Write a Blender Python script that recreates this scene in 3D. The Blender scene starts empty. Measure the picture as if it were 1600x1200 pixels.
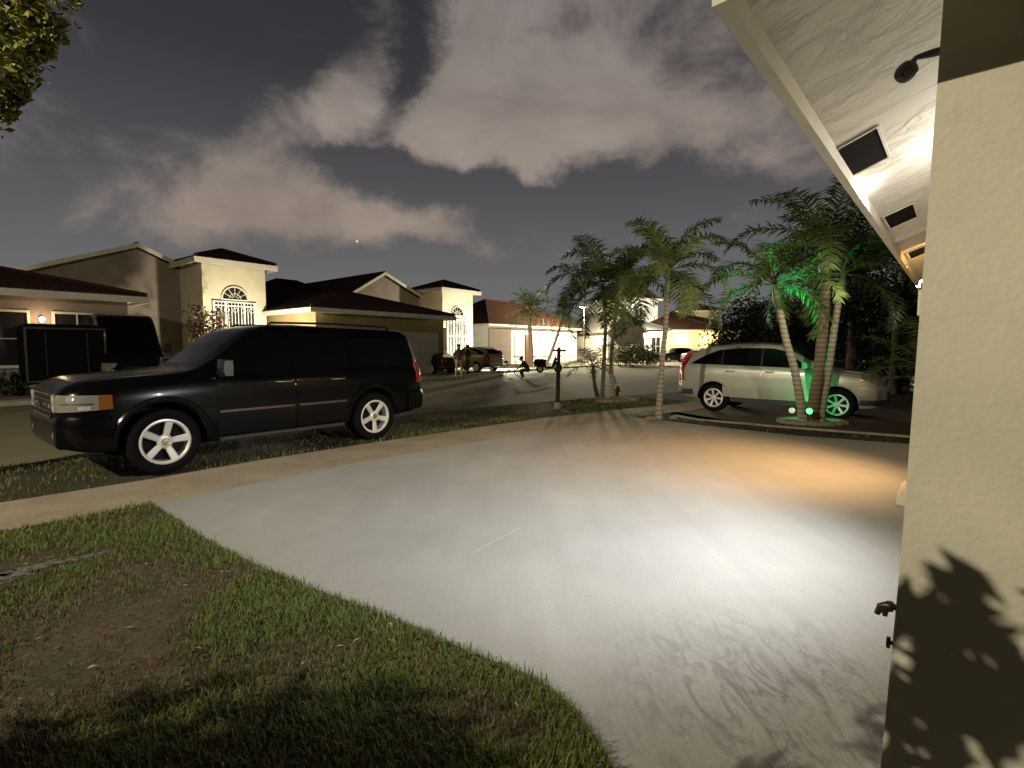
import bpy, bmesh, math, random
from mathutils import Vector, Matrix, noise
random.seed(11)
sc = bpy.context.scene
COL = sc.collection
R = math.radians
PI = math.pi
CAMH = 1.54; F = 800.0; TH = math.atan(55/800)
cT, sT = math.cos(TH), math.sin(TH)

def ray(px, py):
    u = (600-py)/F
    return Vector(((px-800)/F, cT+u*sT, -sT+u*cT))
def G(px, py, z=0.0):
    """ground point seen in a photo position"""
    r = ray(px, py); t = (z-CAMH)/r.z
    return Vector((r.x*t, r.y*t, z))
def AT(px, py, Y):
    r = ray(px, py); t = Y/r.y
    return Vector((r.x*t, Y, CAMH+r.z*t))
AS = R(50.55)                      # street direction
AH = R(48.77)                      # near house front
def frame(a):
    c, s = math.cos(a), math.sin(a)
    return lambda u, w, z=0.0: Vector((c*u-s*w, s*u+c*w, z))
S = frame(AS); H = frame(AH)

# ---------------------------------------------------------------- materials
def nt(m):
    m.use_nodes = True
    t = m.node_tree
    return t, t.nodes['Principled BSDF']
MATS = {}
def pm(name, base, rough=.6, metal=0.0, var=0.0, vs=4.0, bump=0.0, bs=30.0, coat=0.0, emit=None, es=0.0,
       alpha=1.0, base2=None, spec=.5, stretch=None, trans=0.0):
    if name in MATS: return MATS[name]
    m = bpy.data.materials.new(name); t, b = nt(m)
    N, Lk = t.nodes, t.links
    b.inputs['Base Color'].default_value = (*base, 1)
    b.inputs['Roughness'].default_value = rough
    b.inputs['Metallic'].default_value = metal
    b.inputs['Specular IOR Level'].default_value = spec
    if coat:
        b.inputs['Coat Weight'].default_value = coat
        b.inputs['Coat Roughness'].default_value = .05
    if trans: b.inputs['Transmission Weight'].default_value = trans
    if emit:
        b.inputs['Emission Color'].default_value = (*emit, 1)
        b.inputs['Emission Strength'].default_value = es
    if var or bump:
        tc = N.new('ShaderNodeTexCoord')
        mp = N.new('ShaderNodeMapping'); Lk.new(tc.outputs['Object'], mp.inputs[0])
        if stretch: mp.inputs['Scale'].default_value = stretch
    if var:
        no = N.new('ShaderNodeTexNoise'); no.inputs['Scale'].default_value = vs
        no.inputs['Detail'].default_value = 6; no.inputs['Roughness'].default_value = .65
        Lk.new(mp.outputs[0], no.inputs['Vector'])
        cr = N.new('ShaderNodeValToRGB')
        e = cr.color_ramp.elements
        lo = base2 if base2 else tuple(c*(1-var) for c in base)
        hi = base if base2 else tuple(min(1, c*(1+var)) for c in base)
        e[0].position = .35; e[0].color = (*lo, 1); e[1].position = .65; e[1].color = (*hi, 1)
        Lk.new(no.outputs[0], cr.inputs[0]); Lk.new(cr.outputs[0], b.inputs['Base Color'])
    if bump:
        n2 = N.new('ShaderNodeTexNoise'); n2.inputs['Scale'].default_value = bs
        n2.inputs['Detail'].default_value = 5
        Lk.new(mp.outputs[0], n2.inputs['Vector'])
        bp = N.new('ShaderNodeBump'); bp.inputs['Strength'].default_value = bump
        bp.inputs['Distance'].default_value = .02
        Lk.new(n2.outputs[0], bp.inputs['Height']); Lk.new(bp.outputs[0], b.inputs['Normal'])
    MATS[name] = m
    return m

# ---------------------------------------------------------------- mesh builder
class MB:
    def __init__(s): s.v = []; s.f = []; s.mi = []
    def add(s, vs, fs, mi=0):
        o = len(s.v); s.v += [tuple(p) for p in vs]
        s.f += [tuple(i+o for i in f) for f in fs]; s.mi += [mi]*len(fs); return s
    def box(s, x0, x1, y0, y1, z0, z1, M=None, mi=0):
        vs = [Vector(p) for p in ((x0,y0,z0),(x1,y0,z0),(x1,y1,z0),(x0,y1,z0),(x0,y0,z1),(x1,y0,z1),(x1,y1,z1),(x0,y1,z1))]
        if M: vs = [M @ p for p in vs]
        return s.add(vs, [(3,2,1,0),(4,5,6,7),(0,1,5,4),(1,2,6,5),(2,3,7,6),(3,0,4,7)], mi)
    def tube(s, path, rad, n=8, cap=True, mi=0):
        path = [Vector(p) for p in path]
        if not hasattr(rad, '__len__'): rad = [rad]*len(path)
        vs = []; a = None
        for i, p in enumerate(path):
            d = (path[min(i+1, len(path)-1)]-path[max(i-1, 0)])
            if d.length < 1e-9: d = Vector((0,0,1))
            d.normalize()
            if a is None:
                a = d.orthogonal().normalized()
            else:
                a = (a-d*a.dot(d))
                a = a.normalized() if a.length > 1e-6 else d.orthogonal().normalized()
            b = d.cross(a)
            for k in range(n):
                t = 2*PI*k/n
                vs.append(p+(a*math.cos(t)+b*math.sin(t))*rad[i])
        fs = []
        for i in range(len(path)-1):
            for k in range(n):
                fs.append((i*n+k, i*n+(k+1)%n, (i+1)*n+(k+1)%n, (i+1)*n+k))
        if cap:
            fs.append(tuple(reversed(range(n)))); m = (len(path)-1)*n
            fs.append(tuple(range(m, m+n)))
        return s.add(vs, fs, mi)
    def lathe(s, prof, n=24, axis='z', c=(0,0,0), M=None, mi=0, closed=False, caps=True):
        vs = []; c = Vector(c)
        for r, h in prof:
            for k in range(n):
                t = 2*PI*k/n; x, y = r*math.cos(t), r*math.sin(t)
                p = Vector((x, y, h)) if axis == 'z' else (Vector((x, h, -y)) if axis == 'y' else Vector((h, x, y)))
                if M: p = M @ p
                vs.append(p+c)
        m = len(prof); fs = []
        for i in range(m-1 if not closed else m):
            j = (i+1) % m
            for k in range(n):
                fs.append((i*n+k, i*n+(k+1)%n, j*n+(k+1)%n, j*n+k))
        if not closed and caps:
            if prof[0][0] > 1e-6: fs.append(tuple(reversed(range(n))))
            if prof[-1][0] > 1e-6: fs.append(tuple(range((m-1)*n, m*n)))
        return s.add(vs, fs, mi)
    def prism(s, poly, z0, z1, mi=0):
        n = len(poly)
        vs = [(p[0], p[1], z0) for p in poly]+[(p[0], p[1], z1) for p in poly]
        fs = [tuple(reversed(range(n))), tuple(range(n, 2*n))]+[(i, (i+1)%n, n+(i+1)%n, n+i) for i in range(n)]
        return s.add(vs, fs, mi)
    def extr(s, poly, vec, mi=0):
        """3-d polygon swept along vec"""
        n = len(poly); vec = Vector(vec)
        vs = [Vector(p) for p in poly]+[Vector(p)+vec for p in poly]
        fs = [tuple(reversed(range(n))), tuple(range(n, 2*n))]+[(i, (i+1)%n, n+(i+1)%n, n+i) for i in range(n)]
        return s.add(vs, fs, mi)
    def shell(s, A, B, mi=0):
        """closed shell between two equal grids (rows of points)"""
        nr, nc = len(A), len(A[0]); vs = [p for r in A for p in r]+[p for r in B for p in r]
        o = nr*nc; fs = []
        for i in range(nr-1):
            for j in range(nc-1):
                a, b, c, d = i*nc+j, i*nc+j+1, (i+1)*nc+j+1, (i+1)*nc+j
                fs.append((a,b,c,d)); fs.append((d+o,c+o,b+o,a+o))
        for i in range(nr-1):
            a, b = i*nc, (i+1)*nc
            fs.append((a, b, b+o, a+o)); a += nc-1; b += nc-1; fs.append((b, a, a+o, b+o))
        for j in range(nc-1):
            a, b = j, j+1
            fs.append((b, a, a+o, b+o)); a += (nr-1)*nc; b += (nr-1)*nc; fs.append((a, b, b+o, a+o))
        return s.add(vs, fs, mi)
    def build(s, name, mat, parent=None, smooth=None, fix=True):
        me = bpy.data.meshes.new(name); me.from_pydata(s.v, [], s.f)
        ms = mat if isinstance(mat, (list, tuple)) else [mat]
        for m in ms: me.materials.append(m)
        if len(ms) > 1: me.polygons.foreach_set('material_index', s.mi)
        if fix:
            bm = bmesh.new(); bm.from_mesh(me); bmesh.ops.recalc_face_normals(bm, faces=bm.faces); bm.to_mesh(me); bm.free()
        if smooth is not None:
            me.polygons.foreach_set('use_smooth', [True]*len(me.polygons))
            me.set_sharp_from_angle(angle=R(smooth))
        me.update()
        o = bpy.data.objects.new(name, me); COL.objects.link(o)
        if parent: o.parent = parent
        return o
def tag(o, label=None, cat=None, group=None, kind=None):
    if label: o['label'] = label
    if cat: o['category'] = cat
    if group: o['group'] = group
    if kind: o['kind'] = kind
    return o
def thing(name, label, cat, loc=(0,0,0), rz=0, group=None):
    o = bpy.data.objects.new(name, None); COL.objects.link(o)
    o.empty_display_size = .2
    o.location = loc; o.rotation_euler = (0,0,rz)
    return tag(o, label, cat, group)
def kids(o): return [c for c in bpy.data.objects if c.parent == o]
def copy_tree(o, parent=None):
    c = o.copy(); COL.objects.link(c); c.parent = parent
    for ch in list(o.children): copy_tree(ch, c)
    return c
def boolean_cut(o, cutter):
    m = o.modifiers.new('cut', 'BOOLEAN'); m.object = cutter; m.operation = 'DIFFERENCE'; m.solver = 'EXACT'
    bpy.context.view_layer.update()
    dg = bpy.context.evaluated_depsgraph_get()
    me = bpy.data.meshes.new_from_object(o.evaluated_get(dg))
    o.modifiers.clear(); o.data = me
    bpy.data.objects.remove(cutter)
    return o
def pchip(keys):
    xs = [k[0] for k in keys]; ys = [k[1] for k in keys]
    if xs[0] > xs[-1]: xs.reverse(); ys.reverse()
    n = len(xs); h = [xs[i+1]-xs[i] for i in range(n-1)]; d = [(ys[i+1]-ys[i])/h[i] for i in range(n-1)]
    m = [0]*n
    m[0] = d[0]; m[-1] = d[-1]
    for i in range(1, n-1):
        m[i] = 0 if d[i-1]*d[i] <= 0 else 2*d[i-1]*d[i]/(d[i-1]+d[i])
    def f(x):
        if x <= xs[0]: return ys[0]
        if x >= xs[-1]: return ys[-1]
        i = 0
        while x > xs[i+1]: i += 1
        t = (x-xs[i])/h[i]
        return ((1+2*t)*(1-t)**2*ys[i]+t*(1-t)**2*h[i]*m[i]+t*t*(3-2*t)*ys[i+1]+t*t*(t-1)*h[i]*m[i+1])
    return f
def lerp(a, b, t): return a+(b-a)*t
def clamp(x, a=0., b=1.): return max(a, min(b, x))
def lin(r, g, b):
    return tuple(((c/255)/12.92 if c <= 10 else (((c/255)+.055)/1.055)**2.4) for c in (r, g, b))
# ---------------------------------------------------------------- camera, render settings
cam = bpy.data.cameras.new('camera'); co = bpy.data.objects.new('camera', cam); COL.objects.link(co)
cam.lens = 18; cam.sensor_width = 36; cam.clip_start = .02; cam.clip_end = 3000
co.location = (0,0,CAMH); co.rotation_euler = (PI/2-TH, 0, 0)
sc.camera = co
sc.view_settings.view_transform = 'Standard'; sc.view_settings.look = 'None'
sc.view_settings.exposure = 0; sc.view_settings.gamma = 1
sc.cycles.use_denoising = True
sc.cycles.max_bounces = 6; sc.cycles.diffuse_bounces = 3; sc.cycles.glossy_bounces = 3
sc.cycles.sample_clamp_indirect = 4

# ---------------------------------------------------------------- night sky with lit clouds
W = bpy.data.worlds.new('World'); sc.world = W; W.use_nodes = True
wt = W.node_tree; wt.nodes.clear(); WN, WL = wt.nodes, wt.links
def wval(x):
    n = WN.new('ShaderNodeValue'); n.outputs[0].default_value = x; return n.outputs[0]
def wm(op, a, b=None, c=None):
    n = WN.new('ShaderNodeMath'); n.operation = op
    for i, q in enumerate((a, b, c)):
        if q is None: continue
        if isinstance(q, (int, float)): n.inputs[i].default_value = q
        else: WL.new(q, n.inputs[i])
    return n.outputs[0]
tc = WN.new('ShaderNodeTexCoord')
sx = WN.new('ShaderNodeSeparateXYZ'); WL.new(tc.outputs['Generated'], sx.inputs[0])
az = wm('ARCTAN2', sx.outputs[0], sx.outputs[1]); el = wm('ARCSINE', sx.outputs[2])
def azel(px, py):
    r = ray(px, py).normalized(); return math.atan2(r.x, r.y), math.asin(r.z)
def wnoise(scale, detail=8, rough=.6, dist=.0, off=(0,0,0), st=(1,1,1)):
    mp = WN.new('ShaderNodeMapping'); mp.inputs['Location'].default_value = off; mp.inputs['Scale'].default_value = st
    WL.new(tc.outputs['Generated'], mp.inputs[0])
    n = WN.new('ShaderNodeTexNoise'); n.inputs['Scale'].default_value = scale; n.inputs['Detail'].default_value = detail
    n.inputs['Roughness'].default_value = rough; n.inputs['Distortion'].default_value = dist
    WL.new(mp.outputs[0], n.inputs['Vector']); return n.outputs[0]
# wobble the cloud outlines
wob = wnoise(3.2, 7, .62, 0, (3,1,7)); wob2 = wnoise(3.2, 7, .62, 0, (9,4,2))
azw = wm('ADD', az, wm('MULTIPLY', wm('SUBTRACT', wob, .5), .30))
elw = wm('ADD', el, wm('MULTIPLY', wm('SUBTRACT', wob2, .5), .22))
def blob(px, py, rx, ry, amp, rot=0):
    a, e = azel(px, py)
    k = math.cos(e)**2 / 1.0
    sa = rx/F*math.cos(a)**2; se = ry/F*math.cos(a)*math.cos(e)
    da = wm('SUBTRACT', azw, a); de = wm('SUBTRACT', elw, e)
    c, s_ = math.cos(R(rot)), math.sin(R(rot))
    p = wm('DIVIDE', wm('ADD', wm('MULTIPLY', da, c), wm('MULTIPLY', de, s_)), sa)
    q = wm('DIVIDE', wm('SUBTRACT', wm('MULTIPLY', de, c), wm('MULTIPLY', da, s_)), se)
    d2 = wm('ADD', wm('MULTIPLY', p, p), wm('MULTIPLY', q, q))
    return wm('MULTIPLY', wm('EXPONENT', wm('MULTIPLY', d2, -1.0)), amp)
BL = [(360,270,105,75,.85,0), (430,335,190,48,.95,0), (520,205,105,95,.95,0), (600,352,150,34,.8,-6), (690,370,80,24,.6,-8),
      (760,225,190,75,1.1,4), (760,120,130,130,.9,0), (930,120,250,120,.75,0), (1060,200,200,70,.62,0), (1190,170,110,110,.42,0),
      (1150,268,80,24,.6,0), (850,20,200,80,.6,0), (640,60,40,40,.3,30), (230,270,70,50,.25,0), (640,300,60,30,.3,0),
      (1120,60,140,90,.35,0), (1500,150,300,200,.6,0), (-250,200,250,120,.6,0),
      (610,276,130,20,-1.6,3), (830,302,210,28,-1.3,2), (470,140,60,60,-.5,0), (640,120,30,120,-.6,-12), (905,32,60,28,-.55,0), (1030,30,45,45,-.6,0), (1140,118,55,40,-.5,0),
      (1080,290,150,40,-.55,0), (640,170,26,110,-.55,-12), (690,40,35,60,-.5,-20)]
dens = None
for b in BL:
    g = blob(*b); dens = g if dens is None else wm('ADD', dens, g)
# random clouds outside the framed part of the sky
wide = wm('MULTIPLY', wm('SUBTRACT', wnoise(1.6, 6, .6, .3, (5,5,5), (1,1,2.2)), .5), 2.2)
behind = wm('SUBTRACT', 1.0, wm('COMPARE', az, 0.0, 1.1)); wide = wm('MULTIPLY', wide, .6)
dens = wm('ADD', dens, wm('MULTIPLY', wide, behind))
fib = wnoise(4.6, 10, .66, .35, (1,2,3), (1,1,1.8))
dens = wm('ADD', dens, wm('MULTIPLY', wm('SUBTRACT', fib, .5), 2.9))
mr = WN.new('ShaderNodeMapRange'); mr.interpolation_type = 'SMOOTHSTEP'
mr.inputs['From Min'].default_value = .12; mr.inputs['From Max'].default_value = 1.5
WL.new(dens, mr.inputs['Value']); cl = mr.outputs[0]
# clear sky: dark and blue overhead, greyer toward the horizon
cr = WN.new('ShaderNodeValToRGB'); ce = cr.color_ramp.elements
ce[0].position = 0.0; ce[0].color = (*lin(108,108,106), 1); ce[1].position = 1; ce[1].color = (*lin(34,33,40), 1)
ce[1].color = (.004,.004,.006,1)
for p, c in ((.80, lin(46,45,50)), (.16, lin(100,100,101)), (.38, lin(77,77,80)), (.62, lin(53,53,58))):
    e = ce.new(p); e.color = (*c, 1)
WL.new(wm('MULTIPLY', wm('ABSOLUTE', el), 1.35), cr.inputs[0])
cc = WN.new('ShaderNodeValToRGB'); ke = cc.color_ramp.elements
ke[0].position = .12; ke[0].color = (*lin(144,128,117), 1); ke[1].position = .6; ke[1].color = (*lin(120,114,110), 1)
e = ke.new(.34); e.color = (*lin(135,123,115), 1)
WL.new(el, cc.inputs[0])
inn = WN.new('ShaderNodeMapRange'); inn.inputs['From Min'].default_value = .3; inn.inputs['From Max'].default_value = .7; inn.inputs['To Min'].default_value = .78; inn.inputs['To Max'].default_value = 1.28
WL.new(wnoise(3.4, 9, .62, .5, (7,3,1), (1,1,1.7)), inn.inputs['Value'])
csc = WN.new('ShaderNodeVectorMath'); csc.operation = 'SCALE'; WL.new(cc.outputs[0], csc.inputs[0]); WL.new(inn.outputs[0], csc.inputs['Scale'])
mx = WN.new('ShaderNodeMix'); mx.data_type = 'RGBA'
WL.new(cl, mx.inputs['Factor']); WL.new(cr.outputs[0], mx.inputs['A']); WL.new(csc.outputs[0], mx.inputs['B'])
# one bright star low over the roofs
sd = ray(558, 377).normalized()
vd = WN.new('ShaderNodeVectorMath'); vd.operation = 'DOT_PRODUCT'; vd.inputs[1].default_value = sd
WL.new(tc.outputs['Generated'], vd.inputs[0])
star = wm('GREATER_THAN', vd.outputs['Value'], math.cos(1.5/F))
grain = wnoise(420, 1, .5)
ml = WN.new('ShaderNodeMix'); ml.data_type = 'RGBA'
WL.new(star, ml.inputs['Factor']); WL.new(mx.outputs['Result'], ml.inputs['A']); ml.inputs['B'].default_value = (.75,.72,.68,1)
bg = WN.new('ShaderNodeBackground'); bg.inputs['Strength'].default_value = 1.12
bk = WN.new('ShaderNodeMapRange'); bk.inputs['From Min'].default_value = -.35; bk.inputs['From Max'].default_value = .35; bk.inputs['To Min'].default_value = .12; bk.inputs['To Max'].default_value = 1.0
WL.new(sx.outputs[1], bk.inputs['Value'])   # sky behind the camera dimmed to lower its fill on shaded walls
fin = WN.new('ShaderNodeVectorMath'); fin.operation = 'SCALE'; WL.new(ml.outputs['Result'], fin.inputs[0]); WL.new(bk.outputs[0], fin.inputs['Scale'])
WL.new(fin.outputs[0], bg.inputs['Color'])
ow = WN.new('ShaderNodeOutputWorld'); WL.new(bg.outputs[0], ow.inputs[0])
# ---------------------------------------------------------------- ground
def ground_mat(name, c1, c2, c3, s1=1.2, s2=14, bump=.6, rough=.95, lo=.42, hi=.58):
    m = bpy.data.materials.new(name); t, b = nt(m); N, Lk = t.nodes, t.links
    tc = N.new('ShaderNodeTexCoord')
    def no(s, d=8, r=.65):
        n = N.new('ShaderNodeTexNoise'); n.inputs['Scale'].default_value = s; n.inputs['Detail'].default_value = d
        n.inputs['Roughness'].default_value = r; Lk.new(tc.outputs['Object'], n.inputs['Vector']); return n.outputs[0]
    a, f = no(s1, 8, .7), no(s2, 6, .7)
    r1 = N.new('ShaderNodeMapRange'); r1.inputs['From Min'].default_value = lo; r1.inputs['From Max'].default_value = hi
    Lk.new(a, r1.inputs['Value'])
    m1 = N.new('ShaderNodeMix'); m1.data_type = 'RGBA'; m1.inputs['A'].default_value = (*c1,1); m1.inputs['B'].default_value = (*c2,1)
    Lk.new(r1.outputs[0], m1.inputs['Factor'])
    r2 = N.new('ShaderNodeMapRange'); r2.inputs['From Min'].default_value = .45; r2.inputs['From Max'].default_value = .7
    Lk.new(f, r2.inputs['Value'])
    m2 = N.new('ShaderNodeMix'); m2.data_type = 'RGBA'; m2.inputs['B'].default_value = (*c3,1)
    Lk.new(m1.outputs['Result'], m2.inputs['A']); Lk.new(r2.outputs[0], m2.inputs['Factor'])
    Lk.new(m2.outputs['Result'], b.inputs['Base Color']); b.inputs['Roughness'].default_value = rough
    b.inputs['Specular IOR Level'].default_value = .25
    bp = N.new('ShaderNodeBump'); bp.inputs['Strength'].default_value = bump; bp.inputs['Distance'].default_value = .02
    Lk.new(no(s2*2.5, 6, .7), bp.inputs['Height']); Lk.new(bp.outputs[0], b.inputs['Normal'])
    return m
M_soil = ground_mat('soil and grass', (.045,.036,.022), (.03,.042,.014), (.07,.058,.034), .9, 16)
M_lawn = ground_mat('lawn soil', (.095,.062,.046), (.040,.048,.020), (.13,.10,.066), 1.3, 22)
M_road = ground_mat('asphalt', (.15,.132,.078), (.185,.164,.098), (.21,.186,.116), .35, 60, .35, .85)
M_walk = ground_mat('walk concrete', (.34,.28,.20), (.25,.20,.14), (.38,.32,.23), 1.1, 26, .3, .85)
M_strip = ground_mat('strip soil', (.04,.03,.018), (.025,.034,.012), (.055,.045,.028), 2.2, 22)
M_sand = ground_mat('sand', (.17,.155,.14), (.075,.06,.048), (.24,.22,.20), 14, 40)

def brick_mat():
    m = bpy.data.materials.new('brick pavers'); t, b = nt(m); N, Lk = t.nodes, t.links
    tc = N.new('ShaderNodeTexCoord'); br = N.new('ShaderNodeTexBrick')
    br.inputs['Scale'].default_value = 4.5; br.inputs['Color1'].default_value = (.13,.052,.03,1); br.inputs['Color2'].default_value = (.09,.04,.026,1)
    br.inputs['Mortar'].default_value = (.06,.045,.035,1); br.inputs['Mortar Size'].default_value = .018
    Lk.new(tc.outputs['Object'], br.inputs[0])
    no = N.new('ShaderNodeTexNoise'); no.inputs['Scale'].default_value = 1.5; no.inputs['Detail'].default_value = 6
    Lk.new(tc.outputs['Object'], no.inputs['Vector'])
    mx = N.new('ShaderNodeMix'); mx.data_type = 'RGBA'; mx.blend_type = 'MULTIPLY'; mx.inputs['Factor'].default_value = .6
    Lk.new(br.outputs[0], mx.inputs['A']); Lk.new(no.outputs[0], mx.inputs['B']); Lk.new(mx.outputs['Result'], b.inputs['Base Color'])
    b.inputs['Roughness'].default_value = .85
    return m
M_brick = brick_mat()

def drive_mat():
    """smooth trowelled concrete: broad stains, trowel sweeps, fine pitting"""
    m = bpy.data.materials.new('drive concrete'); t, b = nt(m); N, Lk = t.nodes, t.links
    tc = N.new('ShaderNodeTexCoord')
    def no(s, d, r, st=(1,1,1), rot=0, dist=0):
        mp = N.new('ShaderNodeMapping'); mp.inputs['Scale'].default_value = st; mp.inputs['Rotation'].default_value = (0,0,rot)
        Lk.new(tc.outputs['Object'], mp.inputs[0])
        n = N.new('ShaderNodeTexNoise'); n.inputs['Scale'].default_value = s; n.inputs['Detail'].default_value = d
        n.inputs['Roughness'].default_value = r; n.inputs['Distortion'].default_value = dist
        Lk.new(mp.outputs[0], n.inputs['Vector']); return n.outputs[0]
    big = no(.55, 7, .62); sweep = no(1.1, 7, .66, (3.2,.45,1), R(-62), .7); fine = no(60, 4, .6)
    def mapr(x, a, c, lo, hi):
        n = N.new('ShaderNodeMapRange'); n.inputs['From Min'].default_value = a; n.inputs['From Max'].default_value = c
        n.inputs['To Min'].default_value = lo; n.inputs['To Max'].default_value = hi; Lk.new(x, n.inputs['Value']); return n.outputs[0]
    def mul(x, y, op='MULTIPLY'):
        n = N.new('ShaderNodeMath'); n.operation = op; Lk.new(x, n.inputs[0]); Lk.new(y, n.inputs[1]); return n.outputs[0]
    v = mul(mul(mapr(big, .3, .7, .84, 1.07), mapr(sweep, .3, .75, .93, 1.05)), mapr(fine, .3, .7, .90, 1.08))
    # rough worn patch where the trowel left the surface open, close to the house corner
    rp = no(7.5, 8, .72, (1.6,.55,1), R(35), 1.5)
    g = N.new('ShaderNodeVectorMath'); g.operation = 'DISTANCE'; g.inputs[1].default_value = (1.25, 2.0, 0)
    Lk.new(tc.outputs['Object'], g.inputs[0])
    near = mapr(g.outputs['Value'], .25, 1.15, 1, 0)
    worn = mul(mapr(rp, .45, .62, 0, 1), near)
    v2 = mul(v, mapr(worn, 0, 1, 1, .55))
    c = N.new('ShaderNodeVectorMath'); c.operation = 'SCALE'; c.inputs[0].default_value = (.345,.335,.315); Lk.new(v2, c.inputs['Scale'])
    Lk.new(c.outputs[0], b.inputs['Base Color'])
    Lk.new(mapr(sweep, .3, .7, .8, .95), b.inputs['Roughness']); b.inputs['Specular IOR Level'].default_value = .2
    h = mul(mul(fine, sweep, 'ADD'), mul(worn, rp), 'ADD')
    bp = N.new('ShaderNodeBump'); bp.inputs['Strength'].default_value = .22; bp.inputs['Distance'].default_value = .02
    Lk.new(h, bp.inputs['Height']); Lk.new(bp.outputs[0], b.inputs['Normal'])
    return m
M_drive = drive_mat()
M_groove = pm('groove', (.12,.11,.10), .9)
M_scrape = pm('scrape', (.46,.45,.43), .7, var=.2, vs=14)
M_kerb = pm('kerb concrete', (.36,.33,.27), .85, var=.25, vs=3, bump=.3)

def sheet(name, pts, z, mat, parent=None):
    mb = MB(); n = len(pts)
    bm = bmesh.new(); vs = [bm.verts.new((p[0], p[1], z)) for p in pts]
    bm.faces.new(vs); bmesh.ops.triangulate(bm, faces=bm.faces[:])
    bmesh.ops.recalc_face_normals(bm, faces=bm.faces)
    if sum(f.normal.z*f.calc_area() for f in bm.faces) < 0: bmesh.ops.reverse_faces(bm, faces=bm.faces)
    me = bpy.data.meshes.new(name); bm.to_mesh(me); bm.free(); me.materials.append(mat)
    o = bpy.data.objects.new(name, me); COL.objects.link(o)
    if parent: o.parent = parent
    return tag(o, kind='structure')
def gp(*ps): return [G(x, y) for x, y in ps]

sheet('ground', [(-500,-300),(500,-300),(500,900),(-500,900)], -.012, M_soil)
road_near = [S(-60,9.4)]+gp((690,642),(870,627),(970,619),(1060,613))+[Vector((12.5,18.6,0)),Vector((22,14,0)),Vector((45,4,0))]
road_far = [Vector((70,22,0)),Vector((34,36,0))]+gp((1140,576),(1085,574.5),(950,571.5),(880,575.5),(780,583),(700,592))+[S(-60,19.3)]
sheet('road', road_near+road_far, -.004, M_road)
# kerb along the far side of the road: a raised strip with a bright top
def ribbon(mb, pts, w0, w1, z0, z1):
    """raised strip between offsets w0 and w1 to the left of a polyline"""
    L0, L1 = [], []
    for i, p in enumerate(pts):
        d = (pts[min(i+1, len(pts)-1)]-pts[max(i-1, 0)]); d.z = 0; d.normalize(); nn = Vector((-d.y, d.x, 0))
        L0.append(p+nn*w0); L1.append(p+nn*w1)
    for i in range(len(pts)-1):
        a, b, c, d = L0[i], L0[i+1], L1[i+1], L1[i]
        mb.add([(q.x, q.y, z0) for q in (a,b,c,d)]+[(q.x, q.y, z1) for q in (a,b,c,d)],
               [(4,5,6,7),(0,1,5,4),(2,3,7,6)])
    return L0, L1
far = list(reversed(road_far))
mb = MB(); ribbon(mb, far, 0.0, .32, -.02, .11); tag(mb.build('kerb', M_kerb), kind='structure')
mb = MB(); ribbon(mb, far, 1.5, 2.9, -.02, .05); tag(mb.build('far_pavement', M_walk), kind='structure')
# near pavement, following the bend
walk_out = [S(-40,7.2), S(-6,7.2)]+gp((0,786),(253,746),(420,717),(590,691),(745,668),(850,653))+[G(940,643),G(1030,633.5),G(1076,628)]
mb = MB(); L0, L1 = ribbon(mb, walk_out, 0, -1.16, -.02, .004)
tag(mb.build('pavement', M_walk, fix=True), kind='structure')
walk_in = L1
drive_left = gp((236,786),(268,806),(300,829),(350,857),(400,882),(455,905),(505,925),(560,945),(620,968),(672,990),(725,1015),(775,1035),(822,1052),(862,1076),(896,1105),(926,1145),(958,1200),(985,1290),(1010,1420))
drive_right = gp((965,648.5),(1100,664.5),(1250,681),(1420,693.5),(1600,709),(1760,724))
wi = [p for p in walk_in if p.x > drive_left[0].x+.1 and p.x < drive_right[0].x-.05]
drive = drive_left+[H(.9,-.2), H(.9,-3), H(14,-3)]+list(reversed(drive_right))+list(reversed(wi))
dr = sheet('driveway', drive, 0.0, M_drive)
def streak(name, p, q, w, mat, z):
    a, b = G(*p), G(*q); d = (b-a).normalized(); n = Vector((-d.y, d.x, 0))*w/2
    k = 14; L, Rr = [], []
    for i in range(k+1):
        t = i/k; c = a.lerp(b, t); f = math.sin(PI*clamp(t*.92+.04))**.5*(.6+.6*random.random())
        L.append(c+n*f); Rr.append(c-n*f)
    return sheet(name, L+list(reversed(Rr)), z, mat)
streak('driveway_scrape', (736,866), (812,826), .012, M_scrape, .004)
strip = gp((965,648.5),(1100,664.5),(1250,681),(1420,693.5),(1600,709),(1760,724),(1760,712),(1600,699),(1420,684),(1340,678),(1200,667),(1087,657),(1050,649),(1040,641))
sheet('grass_strip', strip, .002, M_strip)
edge = gp((1050,650),(1087,657),(1200,667),(1340,678),(1420,684),(1600,699),(1760,712))
mb = MB(); ribbon(mb, edge, .0, .09, -.02, .035); tag(mb.build('edging', M_kerb), kind='structure')
bricks = [p+Vector((0,.05,0)) for p in edge]+[Vector((22,9,0)),Vector((24,14,0)),Vector((12.3,18.2,0)),G(1085,622)]
sheet('brick_drive', bricks, -.002, M_brick)
far_pts = gp((880,575.5),(780,583))
# driveways across the road
for s0, s1 in ((1.5,6.2), (17.5,22.4), (34.5,40)):
    a = [S(s0,19.7), S(s1,19.7), S(s1,24.5), S(s0,24.5)]
    sheet('far_driveway', a, .006, M_walk)
sheet('far_apron', gp((915,573.2),(950,571.2),(1085,574),(1120,575))+gp((1110,565.5),(1040,564),(960,564),(915,566)), .07, M_walk)

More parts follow.
